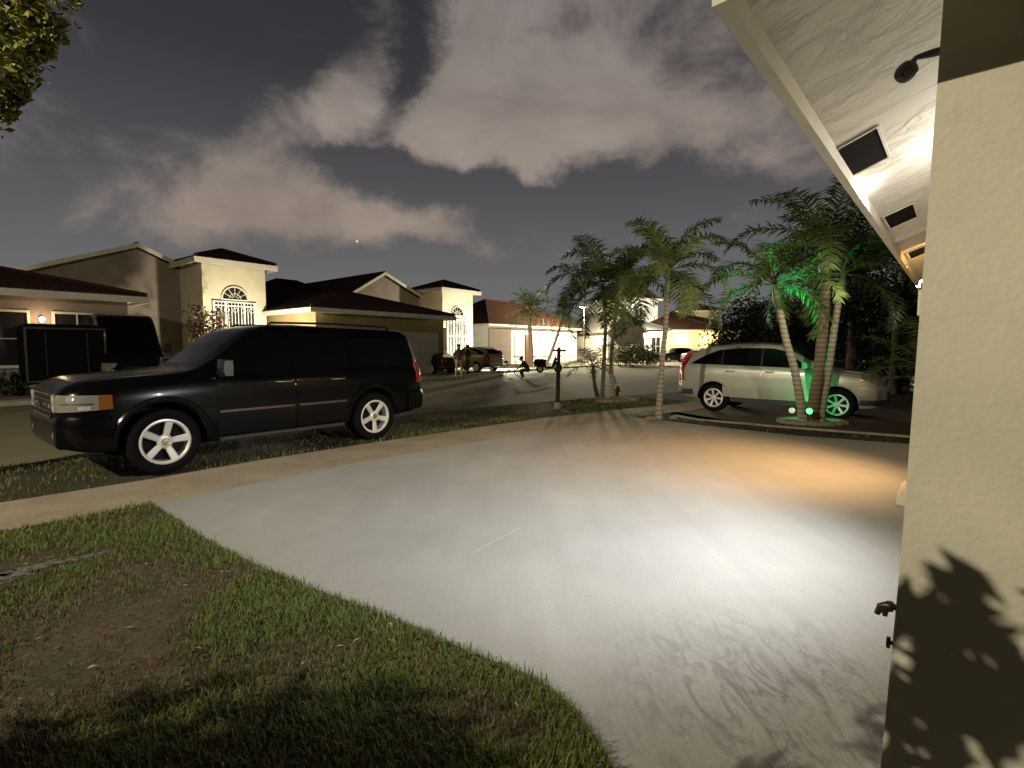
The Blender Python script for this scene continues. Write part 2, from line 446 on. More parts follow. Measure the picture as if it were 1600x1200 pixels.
# lawn on the near side: soil sheet, bare sandy patch and blades
lawn = list(drive_left)+[Vector((-.4,-2,0)), Vector((-9,-6,0)), S(-14,6.0)]+[p for p in walk_in if p.x < drive_left[0].x-.05 and p.x > -12]
lawn_poly = [(p.x, p.y) for p in lawn]
sheet('lawn', lawn, .002, M_lawn)
def ragged(c, rx, ry, rot, n=26):
    out = []
    for i in range(n):
        t = 2*PI*i/n; f = 1+.45*noise.noise((math.cos(t)*2+c.x, math.sin(t)*2+c.y, 3.1))+.30*random.uniform(-1,1)
        x, y = rx*f*math.cos(t), ry*f*math.sin(t)
        out.append(Vector((c.x+x*math.cos(rot)-y*math.sin(rot), c.y+x*math.sin(rot)+y*math.cos(rot), 0)))
    return out
for k, (px, py, rx, ry, ro) in enumerate(((4,900,.22,.09,42),(58,886,.20,.06,50),(112,876,.16,.045,40),(150,868,.10,.03,52))):
    sheet('sandy_patch', ragged(G(px,py), rx, ry, R(ro), 40), .005+.002*k, M_sand)
def inside(x, y, poly):
    c = False; j = len(poly)-1
    for i in range(len(poly)):
        xi, yi = poly[i]; xj, yj = poly[j]
        if (yi > y) != (yj > y) and x < (xj-xi)*(y-yi)/(yj-yi)+xi: c = not c
        j = i
    return c
def seg_dist(x, y, poly):
    best = 9
    for i in range(len(poly)-1):
        ax, ay = poly[i]; bx, by = poly[i+1]; dx, dy = bx-ax, by-ay
        t = clamp(((x-ax)*dx+(y-ay)*dy)/(dx*dx+dy*dy)); best = min(best, math.hypot(x-ax-t*dx, y-ay-t*dy))
    return best
G1 = pm('grass blade', (.10,.15,.03), .6, spec=.3); G2 = pm('grass blade dry', (.19,.15,.075), .7, spec=.3); G3 = pm('grass blade young', (.19,.23,.04), .6, spec=.3)
G4 = pm('grass blade brown', (.10,.066,.042), .8, spec=.2)
def blades(name, count, sample, hmin, hmax, w, dens):
    mb = MB(); k = 0; tries = 0
    while k < count and tries < count*8:
        tries += 1
        p = sample()
        if p is None: continue
        x, y = p; d, green = dens(x, y)
        if random.random() > d: continue
        h = random.uniform(hmin, hmax)*(.55+.6*d)*(random.uniform(1.0,1.8) if green > .85 and random.random() < .25 else 1); a = random.uniform(0, 2*PI); tl = random.uniform(.1, 1.15)
        ww = w*random.uniform(.7, 1.3)*(1+.16*max(0, y-2))
        dx, dy = math.cos(a), math.sin(a)
        b = Vector((x, y, .0)); t1 = Vector((dx*math.sin(tl*.6)*h*.55, dy*math.sin(tl*.6)*h*.55, math.cos(tl*.6)*h*.55))
        t2 = t1+Vector((dx*math.sin(tl*1.3)*h*.5, dy*math.sin(tl*1.3)*h*.5, math.cos(tl*1.3)*h*.5))
        sd = Vector((-dy, dx, 0))*ww/2
        q = random.random()
        mi = (0 if q < .62 else 2 if q < .84 else 1) if random.random() < green else (1 if q < .4 else 3)
        mb.add([b-sd, b+sd, b+t1+sd*.8, b+t1-sd*.8, b+t2], [(0,1,2,3),(3,2,4)], mi); k += 1
    return tag(mb.build(name, [G1, G2, G3, G4], fix=False), 'patchy green and brown lawn grass beside the grey driveway' if name == 'lawn_grass' else None, 'grass' if name=='lawn_grass' else None, kind='stuff')
ledge = [(p.x, p.y) for p in drive_left]
def lawn_sample():
    y = .8+4.9*random.random()**1.55; x = random.uniform(-1.12*y-.3, min(.75, .32*y+.3))
    return (x, y) if inside(x, y, lawn_poly) else None
SANDY = [(G(px,py), R(ro), rx*1.05, ry*1.5) for px, py, rx, ry, ro in ((4,900,.22,.09,42),(58,886,.20,.06,50),(112,876,.16,.045,40),(150,868,.10,.03,52))]
def lawn_dens(x, y):
    n = noise.fractal(Vector((x*1.1, y*1.1, 0)), 1, 2, 4); e = seg_dist(x, y, ledge)
    rim = math.exp(-(e/.5)**2)
    d = clamp(.64+n*1.0+rim*.55-.2*clamp((-x-1.0)/1.5)+.25*clamp((y-3.8)), .10, 1)
    # the worn pale streak
    for c, rot, rx, ry in SANDY:
        u, v = x-c.x, y-c.y; a = (u*math.cos(rot)+v*math.sin(rot))/rx; b = (v*math.cos(rot)-u*math.sin(rot))/ry
        if a*a+b*b < 1: d *= .55
    g = clamp(.50+n*1.2+rim*.6+.15*clamp(y-3.5)-.25*clamp(-x-1.0), .05, .97)
    return d, g
blades('lawn_grass', 95000, lawn_sample, .018, .05, .0046, lawn_dens)
sp = [(p.x, p.y) for p in strip]
swale = [(p.x, p.y) for p in walk_out[1:]+list(reversed(road_near[1:5]))+[S(-6,9.3)]]
def swale_sample():
    if random.random() < .3:
        t = random.random(); x = random.uniform(2, 9); y = random.uniform(6.5, 12.5)
        return (x, y) if inside(x, y, sp) else None
    u = random.uniform(-4, 15); w = random.uniform(5.5, 9.4); p = S(u, w)
    return (p.x, p.y) if inside(p.x, p.y, swale) else None
def swale_dens(x, y):
    n = noise.fractal(Vector((x*.8, y*.8, 5)), 1, 2, 4); d = clamp(.5+n*.9+(.3 if y < 6 else 0), .05, 1); return d, clamp(.35+n*.7+(.4 if y > 10 else 0), .05, 1)
tag(blades('verge_grass', 15000, swale_sample, .03, .065, .006, swale_dens), 'dim rough grass on the verge beside the pavement', 'grass')

# dry leaves and bits scattered on the lawn and along its edge
M_lit1 = pm('dry leaf', (.22,.15,.07), .8); M_lit2 = pm('pale chip', (.36,.33,.26), .8)
mb = MB(); random.seed(91)
for i in range(260):
    p = lawn_sample()
    if not p or p[1] < 1.0 or not inside(p[0], p[1], lawn_poly): continue
    a = random.uniform(0, 6.3); l = random.uniform(.010,.028); z = .012 if inside(p[0], p[1], lawn_poly) else .004; z += random.uniform(.0,.018 if z > .01 else .004)
    c_, s_ = math.cos(a)*l, math.sin(a)*l; k = .35
    mb.add([(p[0]-c_, p[1]-s_, z), (p[0]-s_*k, p[1]+c_*k, z+l*.25), (p[0]+c_, p[1]+s_, z+.002), (p[0]+s_*k, p[1]-c_*k, z+l*.1)], [(0,1,2,3)], 0 if random.random() < .7 else 1)
tag(mb.build('leaf_litter', [M_lit1, M_lit2], fix=False), 'scattered dry leaves and pale chips on the lawn', 'leaf litter', kind='stuff')
# ---------------------------------------------------------------- vehicles
M_rubber = pm('tyre rubber', (.006,.006,.006), .9, bump=.2, bs=60, spec=.15)
M_black = pm('black trim', (.008,.008,.008), .55)
M_well = pm('wheel well', (.004,.004,.004), .9)
M_alloy = pm('alloy', (.80,.78,.73), .35, .25)
M_chrome = pm('chrome', (.75,.75,.75), .12, 1)
M_glass = pm('dark tinted glass', (.004,.004,.005), .07, spec=.32)
M_black_paint = pm('black paint', (.003,.003,.0035), .22, coat=.16, spec=.14)
M_dark_paint = pm('dark paint', (.007,.006,.007), .28, coat=.35, spec=.25)
M_silver = pm('champagne silver paint', (.50,.48,.42), .34, .35, coat=.8)
M_white_paint = pm('white paint', (.75,.74,.70), .3, coat=.6)
M_pearl = pm('bronze paint', (.30,.21,.13), .3, .3, coat=.8)
M_lens = pm('clear lens', (.36,.34,.29), .14, .4, coat=1)
M_bowl = pm('lamp bowl', (.82,.80,.74), .28, .55)
M_amber = pm('amber lens', (.22,.075,.014), .15, coat=1)
M_red = pm('red lens', (.28,.008,.008), .14, coat=1)
M_gold = pm('gold emblem', (.65,.45,.12), .25, 1)
M_disc = pm('brake disc', (.05,.05,.05), .5, .6)
M_satin = pm('satin trim', (.16,.15,.15), .22, .9)
M_moss = pm('trim grey', (.035,.035,.036), .45, coat=.3)

class Car:
    """loft body; local x forward, y left, z up, x = 0 at the front axle"""
    def __init__(s, zbot, hw, zbelt, ztop, wgt, x0, x1, bulge=0.0, wgb=.925):
        s.zbot, s.hw, s.zbelt, s.ztop, s.wgt = map(pchip, (zbot, hw, zbelt, ztop, wgt)); s.x0, s.x1, s.wgb = x0, x1, wgb
    def ring(s, x):
        w, zt, z0 = s.hw(x), s.ztop(x), s.zbot(x)
        zb = min(s.zbelt(x), zt-.05); g = clamp((zt-zb)/.5); g = g*g*(3-2*g)
        wt = lerp(w*.86, min(s.wgt(x), w*.9), g); wb = lerp(w*.925, w*s.wgb, g)
        zm = lerp(z0, zb, .42)
        return [(0, z0), (w*.78, z0), (w*.93, z0+.02), (w*.985, z0+.11), (w, zm), (w*.997, lerp(zm, zb, .55)), (w*.982, zb-.06), (w*.955, zb-.008),
                (wb, zb+.012+.01*g), (lerp(wb, wt, .5)+.012*g, lerp(zb+.02, zt-.07*g-.012, .5)), (wt, zt-.065*g-.010), (wt-.035, zt-.028*g-.002),
                (wt-.12, zt+.004), (wt*.45, zt+.018), (0, zt+.024)]
    def ys(s, x, z):
        r = s.ring(x)[3:12]
        if z <= r[0][1]: return r[0][0]
        for (ya, za), (yb, zb) in zip(r, r[1:]):
            if za <= z <= zb: return lerp(ya, yb, (z-za)/max(1e-6, zb-za))
        return r[-1][0]
    def zs(s, x, y):
        r = s.ring(x)[10:]; y = abs(y)
        for (ya, za), (yb, zb) in zip(r, r[1:]):
            if yb <= y <= ya: return lerp(za, zb, (ya-y)/max(1e-6, ya-yb))
        return r[-1][1]
    def body(s, mats, n=64):
        mb = MB(); xs = [lerp(s.x0, s.x1, .5-.5*math.cos(PI*i/n)*.35-.65*(.5-i/n)) for i in range(n+1)]
        rows = []
        for x in xs:
            r = s.ring(x); rows.append([(x, y, z) for y, z in r]+[(x, -y, z) for y, z in reversed(r[1:-1])])
        m = len(rows[0]); vs = [p for r in rows for p in r]; fs = []
        for i in range(n):
            for k in range(m): fs.append((i*m+k, i*m+(k+1)%m, (i+1)*m+(k+1)%m, (i+1)*m+k))
        fs.append(tuple(range(m))); fs.append(tuple(range(n*m, n*m+m)))
        mb.add(vs, fs)
        return mb.build('body', mats, smooth=38)
    def patch(s, x0, x1, zlo, zhi, side, off=.005, th=.012, nx=24, nz=8, mb=None):
        """panel that follows the flank between two height curves"""
        zlo = zlo if callable(zlo) else (lambda x, v=zlo: v); zhi = zhi if callable(zhi) else (lambda x, v=zhi: v)
        A, B = [], []
        for i in range(nx+1):
            x = lerp(x0, x1, i/nx); a, b = [], []
            for k in range(nz+1):
                z = lerp(zlo(x), max(zhi(x), zlo(x)+.001), k/nz); y = s.ys(x, z)
                a.append((x, side*(y+off), z)); b.append((x, side*(y+off-th), z))
            A.append(a); B.append(b)
        mb = mb or MB(); mb.shell(A, B); return mb
    def top(s, x0, x1, half, off=.005, th=.012, nx=14, ny=12, mb=None):
        """panel on the upper surface (windscreen, hood, rear glass)"""
        A, B = [], []
        for i in range(nx+1):
            x = lerp(x0, x1, i/nx); h = half(x) if callable(half) else half; a, b = [], []
            dzdx = (s.zs(x+.01, 0)-s.zs(x-.01, 0))/.02; nl = math.hypot(dzdx, 1); nx_, nz_ = -dzdx/nl, 1/nl
            for k in range(ny+1):
                y = lerp(-h, h, k/ny); z = s.zs(x, y)
                a.append((x+nx_*off, y, z+nz_*off)); b.append((x+nx_*(off-th), y, z+nz_*(off-th)))
            A.append(a); B.append(b)
        mb = mb or MB(); mb.shell(A, B); return mb
    def outline(s, z, x0, front=True, step=16):
        """plan outline of the nose or tail at height z, from the left flank round to the right"""
        xe = s.x1-.004 if front else s.x0+.004
        L = [(lerp(x0, xe, 1-(1-i/step)**2), 0) for i in range(step+1)]; L = [(x, s.ys(x, z)) for x, _ in L]
        return L+[(xe+(.001 if front else -.001), L[-1][1]*v) for v in (.75,.5,.25,0,-.25,-.5,-.75)]+[(x, -y) for x, y in reversed(L)]
    def band(s, z0, z1, x0, front, off, nz=6, th=.05):
        A, B = [], []; sg = 1 if front else -1
        for j in range(nz+1):
            u = j/nz; z = lerp(z0, z1, u); o = off*(1-.75*abs(2*u-1)**4); pts = s.outline(z, x0, front); a, b = [], []
            for i, (x, y) in enumerate(pts):
                p, q = pts[max(i-1,0)], pts[min(i+1,len(pts)-1)]; d = Vector((q[0]-p[0], q[1]-p[1], 0)).normalized(); n = Vector((d.y, -d.x, 0))
                if n.x*sg < 0 and abs(n.x) > .3 or (abs(n.x) <= .3 and n.y*y < 0): n = -n
                a.append((x+n.x*o, y+n.y*o, z)); b.append((x-n.x*th, y-n.y*th, z))
            A.append(a); B.append(b)
        mb = MB(); mb.shell(A, B); return mb
    def line(s, pts, side, off=.008, r=.006, mb=None, n=5):
        mb = mb or MB(); mb.tube([(x, side*(s.ys(x, z)+off), z) for x, z in pts], r, n); return mb

def wheel(parent, loc, out, rt, rr, wid, spokes, style, metal=None, label=None, turn=0, spin=0, emblem=False):
    """tyre as the wheel part, rim and cap under it; out = +1 / -1 is the side that faces out"""
    metal = metal or M_alloy
    h = wid/2; prof = [(rr-.012, -h*.8), (rr+.012, -h*.95), (rt-.055, -h), (rt-.012, -h*.86), (rt, -h*.6), (rt, h*.6), (rt-.012, h*.86), (rt-.055, h), (rr+.012, h*.95), (rr-.012, h*.8)]
    mb = MB(); mb.lathe(prof, 40, 'y', closed=True)
    w = mb.build('wheel', M_rubber, parent, smooth=40); w.location = loc; w.rotation_euler = (0, 0, (0 if out > 0 else PI)+turn)
    mb = MB()
    # lip, barrel
    mb.lathe([(rr+.004, h*.80), (rr+.006, h*.95), (rr-.012, h*.97), (rr-.028, h*.86), (rr-.034, h*.2), (rr-.034, -h*.7), (rr-.012, -h*.8)], 40, 'y', caps=False)
    for k in range(spokes):
        a = 2*PI*k/spokes+spin
        if style == 'five':
            wi, wo, r0, r1 = .036, .046, .04, rr-.022
        elif style == 'seven':
            wi, wo, r0, r1 = .024, .030, .04, rr-.02
        else:
            wi, wo, r0, r1 = .016, .02, .03, rr-.02
        M = Matrix.Rotation(a, 4, 'Y')
        def q(x, y, z): return M @ Vector((x, y, z))
        vs = [q(-wi, h*.62, r0), q(wi, h*.62, r0), q(wo, h*.86, r1), q(-wo, h*.86, r1),
              q(-wi*.6, h*.78, r0), q(wi*.6, h*.78, r0), q(wo*.7, h*.93, r1), q(-wo*.7, h*.93, r1)]
        mb.add(vs, [(0,3,2,1),(4,5,6,7),(0,1,5,4),(1,2,6,5),(2,3,7,6),(3,0,4,7)])
    hubr = .088 if style == 'five' else .062
    mb.lathe([(hubr, h*.5), (hubr, h*.74), (hubr*.8, h*.84), (hubr*.62, h*.86), (0, h*.87)], 24, 'y')
    rim = mb.build('rim', metal, w, smooth=35)
    mb = MB(); mb.lathe([(rr-.05, h*.1), (rr-.05, h*.16), (.05, h*.2), (0, h*.2)], 28, 'y'); mb.lathe([(rr-.036, -h*.3), (rr-.036, -h*.2), (0, -h*.2)], 28, 'y')
    mb.build('brake_disc', M_well, w, smooth=35)
    mb = MB(); mb.lathe([(hubr*.5, h*.84), (hubr*.5, h*.92), (hubr*.4, h*.97), (0, h*.98)], 20, 'y')
    mb.build('hub_cap', M_chrome if style == 'five' else metal, w, smooth=35)
    if emblem:
        mb = MB(); e = .030; y = h*1.0
        mb.extr([(-e, y, -.007), (-.012, y, -.007), (-.010, y, -.014), (.012, y, -.014), (.014, y, -.007), (e, y, -.007), (e*.86, y, .007), (.012, y, .007), (.010, y, .014), (-.012, y, .014), (-.014, y, .007), (-e*.86, y, .007)], (0, .004, 0))
        mb.build('emblem', M_gold, w)
    return w
def arch_cut(body, xs, zc, r, y0, y1):
    mb = MB()
    for x in xs:
        for sd in (1, -1):
            vs = []; n = 36
            for yy in (y0*sd, y1*sd):
                for k in range(n):
                    t = 2*PI*k/n; vs.append((x+r*math.cos(t), yy, zc+r*math.sin(t)))
            fs = [tuple(range(n)), tuple(range(2*n-1, n-1, -1))]+[(k, n+k, n+(k+1)%n, (k+1)%n) for k in range(n)]
            mb.add(vs, fs, 1)
    c = mb.build('cutter', [M_well, M_well]); boolean_cut(body, c)
    me = body.data
    me.set_sharp_from_angle(angle=R(38))
def arch_flare(car, x, zc, r, side, w=.045, out=.02, a0=8, a1=172, n=26):
    mb = MB(); A, B = [], []
    for i in range(n+1):
        t = R(lerp(a0, a1, i/n)); a, b = [], []
        for q, o in ((0, .006), (.3, out), (.75, out), (1, .004)):
            rr = r+w*q; px, pz = x+rr*math.cos(t), zc+rr*math.sin(t)
            y = car.ys(px, pz); a.append((px, side*(y+o), pz)); b.append((px, side*(y-.03), pz))
        A.append(a); B.append(b)
    mb.shell(A, B); return mb

# ---- the large black SUV
def make_big_suv():
    WB = 3.05; xt = -WB-1.12; xn = .95
    c = Car(zbot=[(xt,.48),(xt+.3,.40),(-WB,.34),(-1.5,.30),(0,.32),(.55,.33),(xn-.05,.40),(xn,.46)],
            hw=[(xt,.84),(xt+.04,.90),(xt+.16,.965),(-WB-.2,1.0),(-1.5,1.0),(0,1.0),(.45,.985),(.75,.94),(xn-.08,.86),(xn,.76)],
            zbelt=[(xt,1.20),(-WB,1.20),(-.6,1.18),(.3,1.13),(xn,1.04)],
            ztop=[(xt,.96),(xt+.05,1.12),(xt+.10,1.30),(xt+.16,1.62),(xt+.23,1.80),(xt+.42,1.87),(-WB-.2,1.875),(-2.1,1.885),(-1.50,1.875),(-1.20,1.82),(-.95,1.67),(-.66,1.43),(-.42,1.28),(-.15,1.235),(.35,1.20),(.7,1.165),(.86,1.12),(xn,1.03)],
            wgt=[(xt,.74),(xt+.3,.77),(-2,.785),(-1.2,.775),(-.6,.80),(0,.85),(xn,.7)], x0=xt, x1=xn, wgb=.93)
    body = c.body([M_black_paint, M_well], 72)
    arch_cut(body, (0, -WB), .42, .475, .58, 1.3)
    t = thing('suv', 'large black SUV with five-spoke alloy wheels parked on the verge beside the pavement', 'car')
    body.parent = t
    for side in (1, -1):
        # greenhouse glass: front door, rear door, quarter
        zl = lambda x: c.zbelt(x)+.03
        zh = lambda x: c.ztop(x)-.105
        w1 = c.patch(-.70, -1.62, zl, lambda x: min(zh(x), 1.23+(-.62-x)*.72), side); f = w1.build('window', M_glass, t, smooth=40)
        c.patch(-1.70, -2.58, zl, zh, side).build('window', M_glass, t, smooth=40)
        c.patch(-2.68, xt+.28, zl, lambda x: min(zh(x), zl(x)+.48), side).build('window', M_glass, t, smooth=40)
        # doors as raised panels with a handle each
        for x0, x1, hx in ((-.60, -1.66, -1.50), (-1.69, -2.52, -2.36)):
            d = c.patch(x0, x1, lambda x: c.zbot(x)+.10, lambda x: c.zbelt(x)-.01, side, off=.007, th=.02, nx=18, nz=14).build('door', M_black_paint, t, smooth=40)
            hb = MB(); z = 1.075
            hb.tube([(hx-.11, side*(c.ys(hx, z)+.012), z), (hx-.10, side*(c.ys(hx, z)+.045), z), (hx+.10, side*(c.ys(hx, z)+.045), z), (hx+.11, side*(c.ys(hx, z)+.012), z)], .015, 8)
            hb.build('handle', M_chrome, d, smooth=50)
            mo = c.patch(x0-.02, x1+.02, lambda x: .705, lambda x: .735, side, off=.024, th=.03, nx=8, nz=3).build('moulding', M_satin, d, smooth=40)
        arch_flare(c, 0, .42, .475, side, .07, .022).build('wheel_flare', M_black_paint, t, smooth=40)
        arch_flare(c, -WB, .42, .475, side, .07, .022).build('wheel_flare', M_black_paint, t, smooth=40)
        # mirror
        mb = MB(); x = -.66; y = c.ys(x, 1.22)
        mb.tube([(x, side*(y-.02), 1.22), (x-.02, side*(y+.10), 1.24)], .03, 8)
        A = []
        for i in range(7):
            a = []
            for k in range(9):
                u = -1+2*i/6; v = -1+2*k/8
                a.append((x+.02+.055*(1-u*u*.5)*(1-.4*v*v), side*(y+.19+.12*v), 1.29+.115*u*(1-.15*v*v)))
            A.append(a)
        B = [[(x-.06, p[1], p[2]) for p in r] for r in A]; mb.shell(A, B)
        mr = mb.build('side_mirror', M_satin, t, smooth=50)
        mb = MB(); mb.box(x-.068, x-.062, min(side*(y+.09), side*(y+.29)), max(side*(y+.09), side*(y+.29)), 1.20, 1.38); mb.build('mirror_glass', M_chrome, mr)
        # running board
        mb = MB(); mb.box(-.62, -WB+.62, min(side*.90, side*1.05), max(side*.90, side*1.05), .33, .38)
        mb.tube([(-.64, side*1.05, .355), (-WB+.64, side*1.05, .355)], .028, 8); mb.build('running_board', M_moss, t)
        # roof rail
        mb = MB(); mb.tube([(-1.45, side*.63, 1.87), (-1.5, side*.63, 1.925), (-2.5, side*.63, 1.945), (xt+.62, side*.63, 1.925), (xt+.55, side*.63, 1.87)], .017, 8); mb.build('roof_rail', M_black, t, smooth=50)
        # head lamp wrapping the corner
        A, B = [], []
        path = [(.953, y) for y in (.52,.60,.68,.735)]+[(x, None) for x in (.945,.93,.90,.86,.80,.74,.68,.62,.56,.50)]
        for x, y in path:
            a, b = [], []
            for j in range(7):
                k = clamp((.95-x)/.45); z = lerp(.835+.02*k, 1.025-.01*k, j/6); yy = y if y else max(.735, c.ys(x, z)+.012); nx_ = .014 if y else .008
                a.append((x+nx_, side*yy, z)); b.append((x-.05, side*(yy-.06), z))
            A.append(a); B.append(b)
        hl = MB().shell(A[:12], B[:12]).build('headlight', M_lens, t, smooth=45)
        MB().shell(A[11:], B[11:]).build('turn_signal', M_amber, t, smooth=45)
        for zz in (.972, .874):
            MB().lathe([(.058, .035), (.054, .05), (.03, .056), (0, .058)], 18, 'x', c=(.918, side*.63, zz)).build('lamp_bowl', M_bowl, hl, smooth=45)
        for xx, zz, rr in ((.845, .968, .050),):
            yy = c.ys(xx, zz)+.006; MB().lathe([(rr, .0), (rr*.92, .014*side), (rr*.55, .022*side), (0, .024*side)], 18, 'y', c=(xx, side*yy, zz)).build('lamp_bowl', M_bowl, hl, smooth=45)
        c.patch(.91, .70, .858, .895, side, off=.016, th=.03, nx=10, nz=3).build('lamp_bowl', M_bowl, hl, smooth=40)
        mb = MB(); mb.tube([(xq, side*(c.ys(xq, .922)+.014), .922) for xq in (.935,.90,.86,.80,.74,.68)], .008, 6); mb.build('lamp_divider', M_black, hl)
        mb = MB(); mb.lathe([(.045, .0), (.042, .03), (.0, .035)], 16, 'x', c=(.955, side*.62, .56)); mb.build('fog_lamp', M_lens, t, smooth=45)
        # tail lamp at the rear corner
        A, B = [], []
        for i in range(9):
            k = i/8; x = lerp(xt+.20, xt+.005, k)
            A.append([(x-.006, side*(c.ys(x, z)+.010), z) for z in [lerp(.93, 1.36, j/8) for j in range(9)]])
            B.append([(x+.02, side*(c.ys(x, z)-.03), z) for z in [lerp(.93, 1.36, j/8) for j in range(9)]])
        MB().shell(A, B).build('tail_light', M_red, t, smooth=45)
    c.top(-.50, -1.32, lambda x: lerp(.80, .69, (-.50-x)/.82)).build('windscreen', M_glass, t, smooth=40)
    mb = MB()   # rear glass
    A = [[(xt+.02+.30*(z-1.05)/.75+.02-.05, y, z) for z in [lerp(1.22, 1.70, k/6) for k in range(7)]] for y in [lerp(-.68, .68, i/8) for i in range(9)]]
    B = [[(p[0]+.06, p[1], p[2]) for p in r] for r in A]; mb.shell(A, B).build('rear_window', M_glass, t, smooth=40)
    c.top(.80, -.30, lambda x: .70, off=.008, nx=20).build('hood', M_black_paint, t, smooth=40)
    # bumpers
    c.band(.42, .775, .52, True, .035).build('front_bumper', M_black_paint, t, smooth=40)
    c.band(.46, .80, xt+.42, False, .035).build('rear_bumper', M_black_paint, t, smooth=40)
    mb = MB(); mb.box(.93, .965, -.50, .50, .74, 1.03)
    gr = mb.build('grille', M_black, t)
    mb = MB()
    for z, r in ((.765, .010), (.83, .007), (.955, .007), (1.02, .010)): mb.tube([(.972, y, z) for y in (-.5, .5)], r, 6)
    mb.box(.955, .985, -.5, .5, .868, .918); mb.build('grille_bar', M_chrome, gr)
    mb = MB(); e = .085; x = .99
    mb.extr([(x, -e, -.018+.893), (x, -.034, .875), (x, -.028, .855), (x, .034, .855), (x, .04, .875), (x, e, .875), (x, e*.86, .911), (x, .034, .911), (x, .028, .931), (x, -.034, .931), (x, -.04, .911), (x, -e*.86, .911)], (.008, 0, 0))
    mb.build('emblem', M_gold, gr)
    for x, s in ((0, .0), (-WB, .0)):
        for side in (1, -1):
            wheel(t, (x, side*.865, .405), side, .405, .272, .27, 5, 'five', turn=0, spin=R(-12 if x == 0 else 36), emblem=True)
    return t, c
suv, suvcar = make_big_suv()
# contact of the near front wheel; heading down the street towards the camera's left
pf = S(2.10, 7.24); nn = S(0, 1)
suv.location = pf+nn*.97; suv.rotation_euler = (0, 0, AS+PI)

